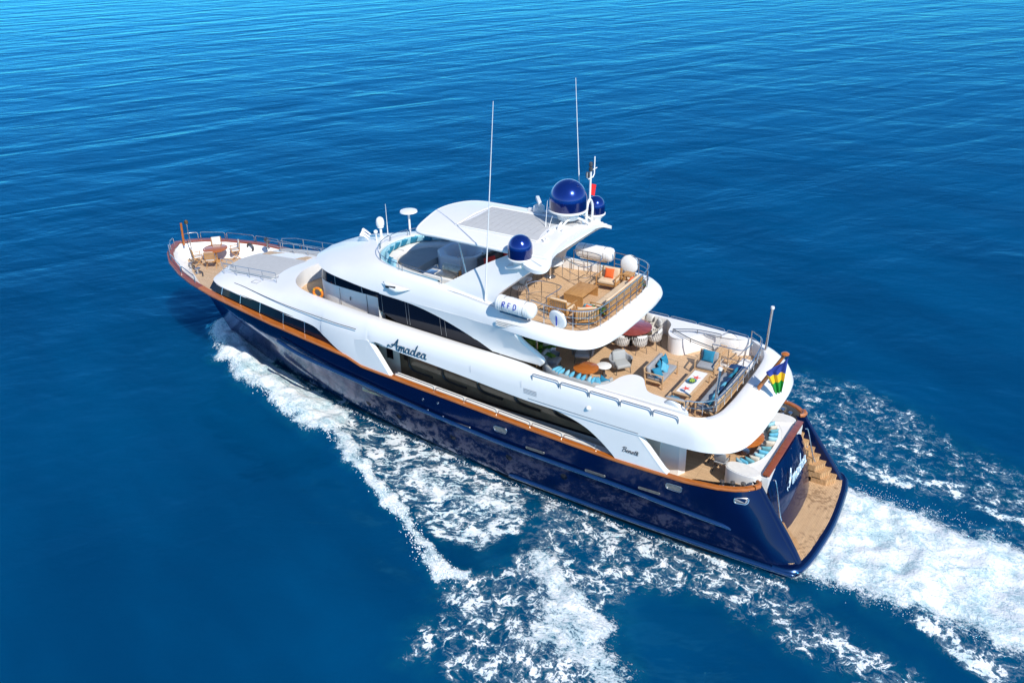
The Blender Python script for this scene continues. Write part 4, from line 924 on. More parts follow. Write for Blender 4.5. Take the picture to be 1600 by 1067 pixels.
# flag, hanging from the staff
fl_ = thing('ensign', 'limp ensign in blue yellow and green hanging from the varnished staff at the stern', 'flag', (3.0, 0, 5.3))
def flagpart(i0, i1, name, m_):
    b = B(); rws = []
    for i in range(i0, i1+1):
        u = i/30; wd = itp(u, [(0, .06), (.15, .48), (.33, .78), (.55, .62), (.8, .42), (1, .28)]); r_ = []
        for j in range(19):
            v = j/18; f_ = .055*math.sin(15*v+3*u)*min(1, 3*u+.2)
            r_.append(V(2.86+.08*u+wd*v*.78-f_*.5, -.06+wd*v*.50+f_, 6.97-1.55*u-.20*v*(1-u)+.03*math.sin(7*v)))
        rws.append(r_)
    b.loft(rws); b.out(name, m_, fl_, 80)
flagpart(0, 13, 'blue_band', 'fb'); flagpart(13, 20, 'yellow_band', 'fy'); flagpart(20, 30, 'green_band', 'fg')

# ------------------------------------------------------------------ hull fittings and lettering
def rrect(cx, cz_, w_, h_, r, n=5):
    P = []
    for (sx, sy, a0) in ((1, 1, 0), (-1, 1, 90), (-1, -1, 180), (1, -1, 270)):
        for i in range(n+1):
            a = R(a0+90*i/n); P.append((cx+sx*(w_/2-r)+r*math.cos(a), cz_+sy*(h_/2-r)+r*math.sin(a)))
    return P
def hull_y(x, z):
    Q = [hull_at(k, z) for k in range(len(capr))]; return float(np.interp(x, [q.x for q in Q], [q.y for q in Q]))
def hullframe(x, z, w_, h_, s, name, m_='steel', inner='black', r=None, off=.02):
    P = rrect(x, z, w_, h_, r or h_*.45); b = B(); b.tube([V(a, (hull_y(a, c)+off)*s, c) for a, c in P], .022, 6, closed=True); o = b.out(name, m_, hull)
    q = [V(a, (hull_y(a, c)+off*.4)*s, c) for a, c in P]; b = B(); b.add(q, [tuple(range(len(q)))[::(-1 if s > 0 else 1)]]); b.out('opening', inner, o, 0); return o
for s in (1, -1):
    for x, z in ((12.95, 2.72), (5.4, 2.62)):
        o = hullframe(x, z, .62, .26, s, 'fairlead', inner='silver')
    for x in (14.9, 11.3, 8.6, 6.35): hullframe(x, 2.28 if x > 10 else 2.14, .85, .07, s, 'overflow_slot', 'silver', 'steeld')
    o = hullframe(2.98, 2.74, .46, .20, s, 'stern_fairlead', 'steel', 'silver', .09, .04)
    for x, z in ((16.9, 2.95), (16.7, 2.45), (16.1, 3.0), (15.9, 2.38)):
        b = B(); b.lathe([(.001, .03), (.05, .025), (.06, 0)], n=12, X=Matrix.Translation((x, (hull_y(x, z)+.005)*s, z)) @ Matrix.Rotation(R(-90*s), 4, 'X')); b.out('vent_cap', 'steel', hull)
    for x in (20.5, 18.6, 15.5, 12.6, 10.0):
        z = 1.45; b = B(); b.lathe([(.15, .0), (.15, .012), (.13, .015), (.001, .012)], n=20, X=Matrix.Translation((x, (hull_y(x, z)-.006)*s, z)) @ Matrix.Rotation(R(-90*s), 4, 'X')); b.out('porthole', 'glass', hull)
    b = B(); b.ell((8.95, 3.80*s, 4.95), (.10, .10, .08)); b.out('deck_light', 'white', sup)
    b = B(); b.tube([V(x, (hb(x)+.018)*s, 4.50+.02*(x-7)) for x in np.linspace(6.9, 11.6, 20)], .008, 4); b.out('panel_seam', 'greyd', sup)
# script lettering drawn as strokes: each stroke a list of (x, y) in an em square, joined smoothly
SCR = {
 'A': ([[(-.28, .10), (-.34, .22), (-.22, .30), (-.02, .16), (.16, .30), (.36, .62), (.58, 1.02), (.60, 1.0), (.57, .6), (.60, .2), (.68, .03), (.78, .06)], [(.02, .42), (.30, .50), (.62, .44), (.78, .48)]], .80),
 'm': ([[(.0, .06), (.06, .35), (.10, .50), (.08, .2), (.06, .02)], [(.07, .2), (.20, .48), (.30, .48), (.29, .25), (.27, .02)], [(.28, .2), (.42, .48), (.53, .47), (.51, .2), (.55, .03), (.64, .08)]], .64),
 'a': ([[(.40, .42), (.24, .50), (.08, .34), (.06, .14), (.16, .02), (.30, .10), (.42, .46)], [(.43, .48), (.39, .15), (.45, .02), (.56, .08)]], .56),
 'd': ([[(.40, .42), (.24, .50), (.08, .34), (.06, .14), (.16, .02), (.30, .10), (.44, .46)], [(.58, 1.02), (.48, .62), (.40, .18), (.46, .02), (.57, .08)]], .58),
 'e': ([[(.02, .10), (.20, .24), (.36, .38), (.30, .50), (.14, .42), (.08, .18), (.18, .02), (.34, .05), (.46, .16)]], .46),
 'B': ([[(.20, .98), (.14, .5), (.06, .02)], [(-.10, .78), (.16, 1.0), (.48, .98), (.50, .70), (.22, .56), (.50, .46), (.48, .12), (.20, .0), (.02, .08)]], .60),
 'n': ([[(.02, .45), (.08, .48), (.06, .02)], [(.07, .2), (.22, .48), (.34, .46), (.31, .14), (.37, .02), (.46, .08)]], .46),
 't': ([[(.18, .82), (.10, .3), (.12, .04), (.26, .04)], [(-.02, .52), (.30, .56)]], .26),
 'i': ([[(.06, .46), (.03, .15), (.10, .02), (.20, .08)], [(.12, .68), (.13, .70)]], .20)}
BLK = {'R': [[(0, 0), (0, 1)], [(0, 1), (.45, 1), (.55, .78), (.45, .55), (0, .52)], [(.2, .52), (.55, 0)]], 'F': [[(0, 0), (0, 1)], [(0, 1), (.5, 1)], [(0, .52), (.38, .52)]], 'D': [[(0, 0), (0, 1)], [(0, 1), (.3, 1), (.55, .75), (.55, .25), (.3, 0), (0, 0)]]}
def script(word, fn, th, m_, parent, name='name_lettering', slant=.25):
    x = 0; total = sum(SCR[c][1] for c in word)
    for c in word:
        b = B()
        for stv in SCR[c][0]:
            pts = [(p.x, p.y) for p in cr([(a, d, 0) for a, d in stv], max(8, 7*len(stv)))]
            W = [fn((x+a+slant*d)/total, d) for a, d in pts]
            n_ = len(W); rad = [th*(.55+.65*abs(math.sin(math.atan2(pts[min(i+1, n_-1)][1]-pts[max(i-1, 0)][1], pts[min(i+1, n_-1)][0]-pts[max(i-1, 0)][0])))) for i in range(n_)]
            b.tube(W, rad, 6)
        b.out('letter', m_, parent, 60); x += SCR[c][1]
nm = thing('x', 'x', 'x'); bpy.data.objects.remove(nm)
nmp = bpy.data.objects.new('side_lettering', None); C.objects.link(nmp); nmp.parent = YG
script('Amadea', lambda u, v: V(18.45-1.9*u, 3.815+.0*u, 4.99-.04*u+.52*v), .025, 'letter', nmp)
nmp2 = bpy.data.objects.new('builder_lettering', None); C.objects.link(nmp2); nmp2.parent = YG
script('Benetti', lambda u, v: V(7.52-.66*u, yleg(7.2, 3.7)+.012, 3.52+.22*v+.0*u), .011, 'darkgrey', nmp2)
nmp3 = bpy.data.objects.new('stern_lettering', None); C.objects.link(nmp3); nmp3.parent = YG
script('Amadea', lambda u, v: V(tx(2.2+.58*v)-.22-.10, 1.15-2.15*u, 2.2+.58*v), .020, 'letters', nmp3)

# ------------------------------------------------------------------ furniture prototypes (built facing +x, on z = 0)
def cush(c, d, name, m_, par, ry=0, rz=0, bev=.05, rx=0): return B().box(c, d, rz, rx, ry, bev=bev).out(name, m_, par, 60)
def seatbox(name, label, cat, w_, d_, wood_, fab, back=.42, seat_h=.40, slats=True, group=None, arm=.58):
    t = thing(name, label, cat, group=group)
    for y in (-w_/2, w_/2):
        b = B(); b.box((d_/2-.03, y, arm/2), (.055, .045, arm), bev=.01); b.out('leg', wood_, t, 30)
        b = B(); b.box((-d_/2+.04, y, .39), (.055, .045, .78), ry=R(-6), bev=.01); b.out('leg', wood_, t, 30)
        b = B(); b.box((0, y, arm), (d_, .06, .035), bev=.012); b.out('armrest', wood_, t, 30)
    b = B(); b.box((0, 0, .24), (d_-.06, w_, .05), bev=.01); b.out('seat_frame', wood_, t, 30)
    b = B(); b.box((-d_/2+.02, 0, .76), (.05, w_, .05), bev=.01)
    if slats:
        n_ = max(6, int(w_/.09))
        for i in range(n_): b.box((-d_/2+.03, -w_/2+(i+.5)*w_/n_, .52), (.018, .028, .46), ry=R(-5))
    b.out('back_frame', wood_, t, 30)
    k = 1 if w_ < 1.1 else (2 if w_ < 2.2 else 3); cw = (w_-.10)/k
    for i in range(k):
        y = -w_/2+.05+cw*(i+.5)
        cush((.03, y, .35), (d_-.12, cw-.01, .15), 'seat_cushion', fab, t); cush((-d_/2+.13, y, .60), (.14, cw-.01, back), 'back_cushion', fab, t, ry=R(-10))
    return t
def pil(loc, rz, tilt, size, m_, label, group=None, roll=0, t=.14):
    X = Matrix.Rotation(R(90-tilt), 4, 'Y') @ Matrix.Rotation(R(roll), 4, 'Z')
    b = B(); b.pillow((0, 0, 0), size, size, t, X); o = b.out('throw_pillow', m_, None, 80); o.location = loc; o.rotation_euler = (0, 0, rz); tag(o, label, 'pillow', group); return o
PI = math.pi
U = 4.905; S_ = 7.305
# --- upper deck aft lounge
lv = seatbox('loveseat', 'grey two seat teak sofa with four turquoise pillows facing the starfish table', 'sofa', 1.45, .82, 'teakf2', 'grey'); place(lv, (7.55, .38, U), PI)
pil((7.62, -.10, U+.62), PI, 20, .44, 'blue', 'turquoise pillow in the far corner of the grey teak loveseat')
pil((7.60, .38, U+.60), PI+.2, 25, .42, 'blue', 'turquoise pillow leaning behind the light blue one on the loveseat')
pil((7.42, .36, U+.56), PI-.2, 30, .42, 'lblue', 'light blue pillow propped in front of others on the loveseat', roll=40)
pil((7.50, .84, U+.56), PI-.5, 35, .42, 'blue', 'turquoise pillow slumped by the near armrest of the loveseat')
a1 = seatbox('armchair', 'grey cushioned teak armchair with one turquoise pillow beside the white plinth', 'armchair', .80, .80, 'teakf2', 'grey', group='slatted teak armchairs at the starfish table'); place(a1, (6.22, -1.10, U), PI/2+.08)
a2 = dup(a1, (6.02, 2.40, U), -PI/2+.05, 'slatted teak armchair seen from behind next to the port side rail')
pil((6.25, -1.22, U+.66), PI/2, 18, .50, 'blue', 'large square turquoise pillow on the armchair by the white plinth')
pil((6.05, 2.50, U+.62), -PI/2, 25, .40, 'blue', 'flat turquoise lumbar pillow on the slat backed armchair by the port rail')
sf = seatbox('sofa', 'long grey three seat teak sofa along the aft rail of the upper deck', 'sofa', 3.0, .86, 'teakf2', 'grey'); place(sf, (4.98, .72, U), 0)
for i, (y, m_, lab, ro_, tl) in enumerate(((1.95, 'blue', 'turquoise pillow at the near end of the long grey sofa', 10, 35), (1.38, 'lblue', 'light blue pillow second from the near end of the long grey sofa', 35, 30), (1.02, 'navyc', 'navy pillow between two lighter ones on the long grey sofa', 20, 28), (.66, 'lblue', 'light blue pillow in the middle of the long grey sofa', 40, 30), (.25, 'navyc', 'navy pillow leaning beyond the middle of the long grey sofa', 25, 25), (-.12, 'blue', 'turquoise pillow next to the far pillow of the long grey sofa', 30, 25), (-.52, 'blue', 'upright turquoise pillow at the far end of the long grey sofa', 5, 15))):
    pil((4.92+.03*(i % 2), y, U+.60), .0, tl, .43, m_, lab, roll=ro_)
b = B(); b.box((5.0, -1.12, U+.46), (.7, .5, .05), bev=.02); b.pillow((0, 0, 0), .6, .55, .12, Matrix.Translation((5.0, -1.12, U+.5))); tag(b.out('folded_throw', 'navyc', None, 60), 'navy and blue patterned throw heaped at the far end of the long grey sofa', 'blanket')
def table(name, label, cx, cy, L_, W_, h, wood_, th=.05, rz=0, solid=False):
    t = thing(name, label, 'table', (cx, cy, 0)); z = 0
    return t
def rect_table(name, label, lx, ly, h, wood_, loc, solid=False):
    t = thing(name, label, 'table')
    b = B(); b.box((0, 0, h-.025), (lx, ly, .05), bev=.01); b.out('tabletop', wood_, t, 30)
    if solid:
        for y in (-ly/2+.03, ly/2-.03): B().box((0, y, h/2-.03), (lx, .05, h-.05)).out('end_panel', wood_, t, 0)
    else:
        for sx in (-1, 1):
            for sy in (-1, 1): B().box((sx*(lx/2-.04), sy*(ly/2-.06), h/2-.03), (.05, .05, h-.05), bev=.008).out('leg', wood_, t, 30)
        B().box((0, 0, h-.08), (lx-.12, ly-.12, .05)).out('apron', wood_, t, 0)
    return place(t, loc)
rect_table('coffee_table', 'low rectangular teak coffee table under a white runner in the aft lounge', .74, 2.1, .43, 'teakf2', (6.14, .68, U))
b = B(); b.box((6.14, .68, U+.435), (.52, 1.85, .006)); rn = b.out('table_runner', 'linen', None, 0); tag(rn, 'white table runner printed with two red starfish on the coffee table', 'table runner')
def star(cx, cy, r, rot):
    P = []
    for i in range(10): a = rot+i*PI/5; q = r if i % 2 == 0 else r*.36; P.append((cx+q*math.cos(a), cy+q*math.sin(a)))
    B().prism(P, U+.4385, U+.4415).out('starfish_print', 'starf', rn, 0)
star(6.15, 1.24, .19, .3); star(6.13, .28, .19, .9)
g = B().lathe([(.05, 0), (.09, .01), (.17, .07), (.185, .10), (.165, .09), (.08, .03)], (0, 0, 0), 24, cap=False).out('bowl', 'bowlb', None, 60); tag(g, 'small blue bowl of green fruit on the starfish runner', 'bowl'); g.location = (6.14, .72, U+.44)
for i in range(6):
    a = i*1.05; b = B(); r_ = .08 if i else 0; b.ell((6.14+r_*math.cos(a), .72+r_*math.sin(a), U+.535), (.05, .05, .045), 10, 8); o = b.out('lime', 'fruit', None, 80); tag(o, 'green lime piled in the blue bowl on the coffee table', 'fruit', 'limes in the blue bowl')
# --- round dining table, woven chairs
def round_table(name, label, r, h, m_, loc, ped='black', rx=1, tilt=0):
    t = thing(name, label, 'table'); X = Matrix.Diagonal((1, rx, 1, 1))
    B().lathe([(r-.03, h-.04), (r, h-.03), (r, h-.005), (r-.01, h)], n=48, X=X).out('tabletop', m_, t, 40)
    B().lathe([(r*.42, 0), (r*.42, .03), (.06, .06), (.05, h-.04)], n=24).out('pedestal', ped, t, 40); return place(t, loc)
round_table('dining_table', 'round glossy red striped dining table half under the sundeck overhang', .86, .75, 'redwood', (9.98, -1.98, U))
def woven_chair(label, group, fab='cushw', weave='rope'):
    t = thing('dining_chair', label, 'chair', group=group)
    for s in (1, -1):
        for fx in (.22, -.2):
            B().tube([V(fx, .20*s, .40), V(fx*1.25, .25*s, 0)], .012, 6).out('leg', 'darkgrey', t)
    rws = []
    for z, r in ((.36, .24), (.42, .285), (.55, .31), (.70, .325), (.80, .325)):
        rws.append([V(r*math.cos(a)*1.0-.02, r*math.sin(a), z-(0 if z < .5 else .16*(z-.42)/.38*(1 if abs(a-PI) > 1.3 else 0))) for a in [R(48)+R(264)*i/24 for i in range(25)]])
    b = B(); b.loft(rws); b.loft([[p*1.0-V(p.x*.06, p.y*.06, 0) for p in r] for r in rws], flip=True); sh = b.out('woven_shell', weave, t, 60)
    for k in range(20):
        a0 = R(48)+R(264)*k/19
        for dr in (.22, -.22):
            if R(46) < a0+dr < R(314): 
                zt = .79-(.16 if abs(a0+dr-PI) > 1.3 else 0); B().tube([V(.29*math.cos(a0)-.02, .29*math.sin(a0), .42), V(.333*math.cos(a0+dr)-.02, .333*math.sin(a0+dr), zt)], .013, 4).out('rope_weave', 'darkgrey' if dr > 0 else 'cushw', sh)
    B().ell((.0, 0, .44), (.27, .26, .06), 20, 8).out('seat_cushion', fab, t, 80)
    b = B(); b.pillow((0, 0, 0), .40, .46, .15, Matrix.Translation((-.22, 0, .70)) @ Matrix.Rotation(R(75), 4, 'Y')); b.out('back_cushion', fab, t, 80); return t
ch = woven_chair('woven rope dining chair nearest the sundeck overhang at the red table', 'woven rope chairs round the red table'); place(ch, (9.93, -1.0, U), -PI/2)
for x, y, lab in ((9.28, -1.30, 'woven rope dining chair second from the overhang at the red table'), (8.95, -2.0, 'woven rope dining chair on the aft side of the red table'), (9.25, -2.72, 'woven rope dining chair on the far aft side of the red table'), (9.75, -3.0, 'woven rope dining chair hard against the starboard coaming'), (10.7, -1.4, 'woven rope dining chair in the shade forward of the red table'), (10.75, -2.5, 'woven rope dining chair in the far shade forward of the red table')):
    dup(ch, (x, y, U), math.atan2(-1.98-y, 9.98-x), lab)
# --- barrel lounge chairs by the settee
def barrel(label, fab, frame, group):
    t = thing('lounge_chair', label, 'armchair', group=group)
    for s in (1, -1):
        for fx in (.26, -.26): B().tube([V(fx, .28*s, .28), V(fx*1.1, .31*s, 0)], .015, 6).out('leg', 'darkgrey', t)
    rws = []; n_ = 26; rows_ = ((.24, .36, .40), (.30, .40, .44), (.62, .42, .47), (.78, .43, .49))
    outr = [[V(ra*math.cos(a)*.98-.02, rb*math.sin(a), z-(.20*(z-.3)/.48 if z > .4 else 0)*max(0, math.cos((a-PI)))**0*(1 if abs(a-PI) > 1.0 else abs(a-PI)**2)) for a in [R(55)+R(250)*i/n_ for i in range(n_+1)]] for z, ra, rb in rows_]
    inr = [[V(p.x*.84, p.y*.84, p.z) for p in r] for r in outr]
    b = B(); b.loft(outr+inr[::-1]); b.out('shell', frame, t, 50)
    B().box((.04, 0, .36), (.62, .60, .16), bev=.06).out('seat_cushion', fab, t, 60)
    B().box((-.24, 0, .60), (.16, .58, .42), ry=R(-12), bev=.07).out('back_cushion', fab, t, 60); return t
ba = barrel('grey barrel lounge chair with pale back cushion beside the round white table', 'greyl', 'grey', 'barrel lounge chairs by the curved settee'); place(ba, (9.22, .55, U), PI*.78)
bb = dup(ba, (10.95, .55, U), PI*.62, 'barrel lounge chair standing wholly in the shade under the sundeck')
bc = dup(ba, (11.75, 1.75, U), PI*1.05, 'barrel lounge chair at the forward end of the curved settee')
round_table('side_table', 'small round white topped table in front of the grey barrel chair', .30, .48, 'white2', (9.62, 1.25, U), 'darkgrey')
round_table('settee_table', 'oval glossy orange teak table inside the curved settee', .50, .60, 'varnish', (10.05, 1.95, U), 'steel', 1.0)
# curved settee
t = thing('curved_settee', 'curved grey settee built against the port coaming behind a row of blue cushions', 'sofa', (10.2, 2.8, U))
so_ = cr([(11.75, 2.45, 0), (11.35, 2.88, 0), (10.8, 3.18, 0), (10.1, 3.25, 0), (9.4, 3.25, 0), (8.95, 3.15, 0), (8.68, 2.85, 0), (8.62, 2.45, 0)], 50)
def offs(P, d):
    o = []
    for i, p in enumerate(P):
        q = P[min(i+1, len(P)-1)]-P[max(0, i-1)]; nn = V(q.y, -q.x, 0).normalized()*-1; o.append(p+nn*d)
    return o
def ribbon(P, prof, name, m_, par, ends=True):
    rws = [[q+V(0, 0, z) for q in offs(P, d)] for d, z in prof]+[[q+V(0, 0, prof[0][1]) for q in offs(P, prof[0][0])]]
    b = B(); b.loft(rws, flip=True)
    for e in (0, -1):
        f = [r[e] for r in rws[:-1]]; b.add(f, [tuple(range(len(f)))[::(-1 if e == 0 else 1)]])
    return b.out(name, m_, par, 50)
ribbon(so_, [(0, U), (0, U+.74), (.03, U+.78), (.10, U+.78), (.14, U+.74), (.20, U+.42), (.20, U)], 'backrest', 'greyl', t)
ribbon(so_, [(.20, U), (.20, U+.38), (.24, U+.42), (.62, U+.42), (.66, U+.38), (.66, U)], 'seat', 'grey', t)
ci = offs(so_, .24)
order = ['first', 'second', 'third', 'fourth', 'fifth', 'sixth', 'seventh', 'eighth', 'ninth', 'tenth', 'eleventh', 'twelfth']
for i in range(12):
    k = 11+int(i*27/11) if i < 11 else 42; q = ci[min(k, 45)]; nx_ = ci[min(k+1, 49)]-ci[k-1]; a = math.atan2(nx_.y, nx_.x)
    m_ = 'lblue' if i % 2 == 0 else ('pale' if i % 4 == 3 else 'lblue')
    if i == 11: m_ = 'blue'
    pil((q.x, q.y, U+.63), a+(.30 if i % 2 else .15), -32, .47, m_, 'light blue cushion, %s from the forward end of the row on the curved settee' % order[i] if i < 11 else 'darker turquoise cushion at the aft end of the row on the curved settee', 'blue cushions in a row on the curved settee', roll=5*(i % 3), t=.18)
# plant
def plant(label, loc, h, r, n_, m1='leaf', m2='leafl', potr=.2, poth=.3):
    t = thing('potted_plant', label, 'plant')
    B().lathe([(potr*.75, 0), (potr, poth), (potr*.9, poth), (potr*.88, poth-.03), (.001, poth-.03)], n=20, cap=False).out('pot', 'pot', t, 40)
    for q, m_ in enumerate((m1, m2)):
        b = B()
        for i in range(n_):
            a = random.uniform(0, 2*PI); el = random.uniform(.35, 1.25); L_ = h*random.uniform(.6, 1.0); wd = L_*random.uniform(.10, .17)
            P = []; base = V(0, 0, poth-.04); dr = V(math.cos(a), math.sin(a), 0); sd = V(-math.sin(a), math.cos(a), 0)
            for k in range(6):
                u = k/5; c = base+dr*(L_*math.cos(el)*u*(1+.3*u)*r/h*1.3)+V(0, 0, L_*math.sin(el)*u-.35*L_*u*u*u); ww = wd*math.sin(PI*min(.97, u*.93+.05))
                P.append([c-sd*ww, c+V(0, 0, -.01), c+sd*ww])
            b.loft(P)
        b.out('leaves', m_, t, 0)
    return place(t, loc)
plant('large green leafy potted plant under the sundeck beside the port pillar', (12.45, 1.75, U), 1.35, .75, 30, potr=.26, poth=.4)
b = B(); b.box((12.2, 1.2, U+.4), (.5, .4, .8), bev=.04); tag(b.out('planter_cabinet', 'cushw', None), 'white cabinet standing beside the leafy plant under the sundeck', 'cabinet')
# life ring housings on the rails
def ringcase(label, loc, rz, tilt=0):
    t = thing('life_ring_case', label, 'life ring case', group='round white life ring cases on the rails')
    X = Matrix.Rotation(R(90-tilt), 4, 'X')
    B().lathe([(.001, -.09), (.34, -.09), (.395, -.05), (.405, 0), (.39, .04), (.31, .08), (.001, .10)], n=40, X=X).out('cover', 'white', t, 50)
    B().tube([X @ V(.405*math.cos(a), .405*math.sin(a), 0) for a in [2*PI*i/32 for i in range(32)]], .016, 6, closed=True).out('seam', 'raftblue' if 'blue' in label else 'steeld', t)
    b = B(); b.box((0, 0, 0), (.05, .03, .6)); 
    return place(t, loc, rz)
ringcase('round white life ring case on the port rail of the sundeck', (10.70, 3.02, 7.90), R(-8), 12)
ringcase('round white life ring case on the starboard rail of the sundeck', (10.66, -3.0, 7.98), R(8), -10)
ringcase('round white case behind the slatted armchair at the port corner of the upper deck', (5.85, 3.12, 5.52), R(-10), 14)
ringcase('round white case beyond the stairwell at the starboard side of the upper deck', (6.05, -3.02, 5.42), R(6), -8)
b = B(); b.box((10.71, 3.14, 7.95), (.05, .02, .55)); tag(b.out('rescue_strap', 'raftblue', None), 'dark blue strap hanging over the port life ring case on the sundeck', 'strap')

# --- sundeck lounge
ct = rect_table('coffee_table', 'solid sided orange teak coffee table on the sundeck', .86, 1.35, .45, 'teakf', (11.43, -.12, S_), True)
a3 = seatbox('armchair', 'beige teak armchair with an orange pillow on the starboard side of the sundeck', 'armchair', .84, .80, 'teakf', 'beige', group='beige teak armchairs on the sundeck'); place(a3, (11.0, -1.75, S_), PI/2+.1)
a4 = dup(a3, (11.35, 1.55, S_), -PI/2-.05, 'beige teak armchair with its slatted back to the port rail of the sundeck')
pil((11.02, -1.82, S_+.62), PI/2+.1, 20, .42, 'orange', 'orange pillow on the beige armchair at the starboard side')
s5 = seatbox('sofa', 'long beige teak sofa along the aft rail of the sundeck', 'sofa', 3.0, .80, 'teakf', 'beige'); place(s5, (10.0, -.45, S_), 0)
a6 = dup(a3, (10.2, 1.75, S_), R(-55), 'beige teak corner chair with an orange and green pillow near the port aft rail')
pil((10.15, 1.70, S_+.60), R(-50), 22, .40, 'orange', 'orange pillow on the corner chair near the port aft rail', roll=30)
pil((10.30, 1.52, S_+.58), R(-50), 30, .36, 'teal', 'dull green pillow next to the orange one on the corner chair', roll=15)
pil((9.92, -1.55, S_+.6), 0, 22, .36, 'orange', 'orange pillow at the far end of the long beige sofa')
rect_table('end_table', 'small teak end table between the beige armchair and the rail', .42, .42, .48, 'teakf', (10.45, -2.5, S_))
plant('low green plant in the far corner of the sundeck rail', (9.85, -2.15, S_), .75, .32, 14, potr=.16, poth=.22)
plant('low green plant by the port aft rail of the sundeck', (9.98, 1.18, S_), .70, .30, 14, 'leaf', 'leaf', potr=.16, poth=.22)
for x, y, rz, lab in ((13.75, .95, 1.2, 'nearest woven chair in the shade of the mast arch'), (13.95, .05, PI, 'second woven chair in the shade of the mast arch'), (13.9, -.9, 2.6, 'farthest woven chair in the shade of the mast arch')):
    dup(ch, (x, y, S_), rz, lab)['group'] = 'woven chairs under the mast arch'
round_table('round_table', 'round white topped table in the shade of the mast arch', .6, .74, 'white2', (13.7, -1.5, S_), 'steel')
# life rafts
def raft(label, loc, rz, s):
    t = thing('life_raft', label, 'life raft', group='white cylindrical life raft canisters')
    X = Matrix.Rotation(R(90), 4, 'Y')
    B().lathe([(.001, -.88), (.20, -.87), (.29, -.80), (.31, -.70), (.31, .70), (.29, .80), (.20, .87), (.001, .88)], n=32, X=X).out('canister', 'white', t, 50)
    for x in (-.66, -.5, -.34, .2, .45, .6, .72): B().lathe([(.312, -.012), (.32, 0), (.312, .012)], (0, 0, 0), 32, X=Matrix.Translation((x, 0, 0)) @ X, cap=False).out('strap', 'silver' if x in (-.5, .45) else 'white2', t)
    B().box((0, 0, -.28), (1.3, .36, .12), bev=.03).out('cradle', 'steel', t)
    for sx in (-.55, .55): B().tube([V(sx, -.16, -.3), V(sx, -.20, -.52)], .02, 6).out('cradle_leg', 'steel', t)
    for k, c in enumerate('RFD'):
        b = B()
        for stv in BLK[c]:
            P = []
            for (x, y) in stv:
                a = R(38)-(1-y)*.62; xx = (.42-k*.26)*s-x*.20*s
                P.append(V(xx, s*.316*math.cos(a), .316*math.sin(a)))
            Q = [P[0]]
            for p_, q_ in zip(P, P[1:]): Q += [p_.lerp(q_, .5), q_]
            Q = [V(p.x, p.y, p.z)*1.0 for p in Q]; Q = [V(p.x, p.y*(.316/max(.01, math.hypot(p.y, p.z))), p.z*(.316/max(.01, math.hypot(p.y, p.z)))) for p in Q]
            b.tube(Q, .017, 5)
        b.out('letter', 'raftblue', t)
    return place(t, loc, rz)
raft('white life raft canister with blue letters on the port side', (12.42, 3.27, 8.12), R(-3), 1)
raft('white life raft canister on the starboard side beyond the arch', (12.42, -3.20, 8.12), R(3), -1)
for s in (1, -1):
    for k in range(4):
        b = B(); b.box((12.3, 3.42*s, 7.42-.07*k), (1.9, .06, .018), rx=R(-20*s)); b.out('louvre', 'cushw', sun)
# helm windscreen and bar, jacuzzi, forward settee on the fly deck
t = thing('horseshoe_settee', 'white horseshoe settee at the front of the fly deck with blue cushions along it', 'sofa', (20, 0, 7.3))
inn = [p for p in raw2[0] if p.x > 16.6]; inn = inn+[V(p.x, -p.y, p.z) for p in inn[-2::-1]]
inn = [V(p.x, p.y, 0) for p in inn]
def shrink(P, d): return offs(P, -d)
rws = [[q+V(0, 0, z) for q in shrink(inn, d)] for d, z in ((.02, 7.3), (.02, 7.98), (.10, 8.0), (.16, 7.95), (.20, 7.76))]; b = B(); b.loft(rws)
b.out('backrest', 'pale', t, 50)
rws = [[q+V(0, 0, z) for q in shrink(inn, d)] for d, z in ((.18, 7.74), (.70, 7.74), (.74, 7.70), (.74, 7.3))]; b = B(); b.loft(rws); b.out('seat', 'cushw', t, 50)
fi = shrink(inn, .30); L_ = len(fi)
sel = [int(L_*(.17+.66*i/15)) for i in range(16)]
side = lambda y: 'port' if y > 0 else 'starboard'
ordn = order+['thirteenth', 'fourteenth', 'fifteenth', 'sixteenth']
for i, k in enumerate(sel):
    q = fi[k]; d = fi[min(k+1, L_-1)]-fi[k-1]; a = math.atan2(d.y, d.x)
    m_ = ('blue', 'pale', 'lblue')[i % 3] if i % 2 else 'blue'
    if i % 2 == 0: pil((q.x, q.y, 7.74+.21), a+PI/2, 20, .42, 'pale', 'pale aqua cushion, %s along the fly deck horseshoe settee from port' % ordn[i], 'cushions round the horseshoe settee', roll=4)
    else: pil((q.x-.05, q.y, 7.74+.20), a+PI/2, 28, .40, 'blue', 'turquoise cushion, %s along the fly deck horseshoe settee from port' % ordn[i], 'cushions round the horseshoe settee', roll=10)
b = B(); P = [(p.x, p.y) for p in cr([(18.9, -1.35, 0), (19.9, -1.1, 0), (20.35, -.5, 0), (20.4, 0, 0), (20.35, .5, 0), (19.9, 1.0, 0), (18.9, 1.1, 0)], 30)]
b.prism(P[::-1], 7.305, 7.62); tag(b.out('sunbathing_pad', 'greyl', None, 40), 'low grey sunbathing pad inside the horseshoe settee', 'sun pad')
t = thing('hot_tub', 'pale grey hot tub with chamfered corners in the shade of the hardtop', 'hot tub', (17.8, -.8, 7.3))
def octo(x0, x1, y0, y1, c): return [(x0, y0+c), (x0+c, y0), (x1-c, y0), (x1, y0+c), (x1, y1-c), (x1-c, y1), (x0+c, y1), (x0, y1-c)]
o1 = octo(16.75, 18.9, -1.9, .15, .55); o2 = octo(16.95, 18.7, -1.7, -.05, .5); o3 = octo(17.3, 18.35, -1.4, -.3, .35)
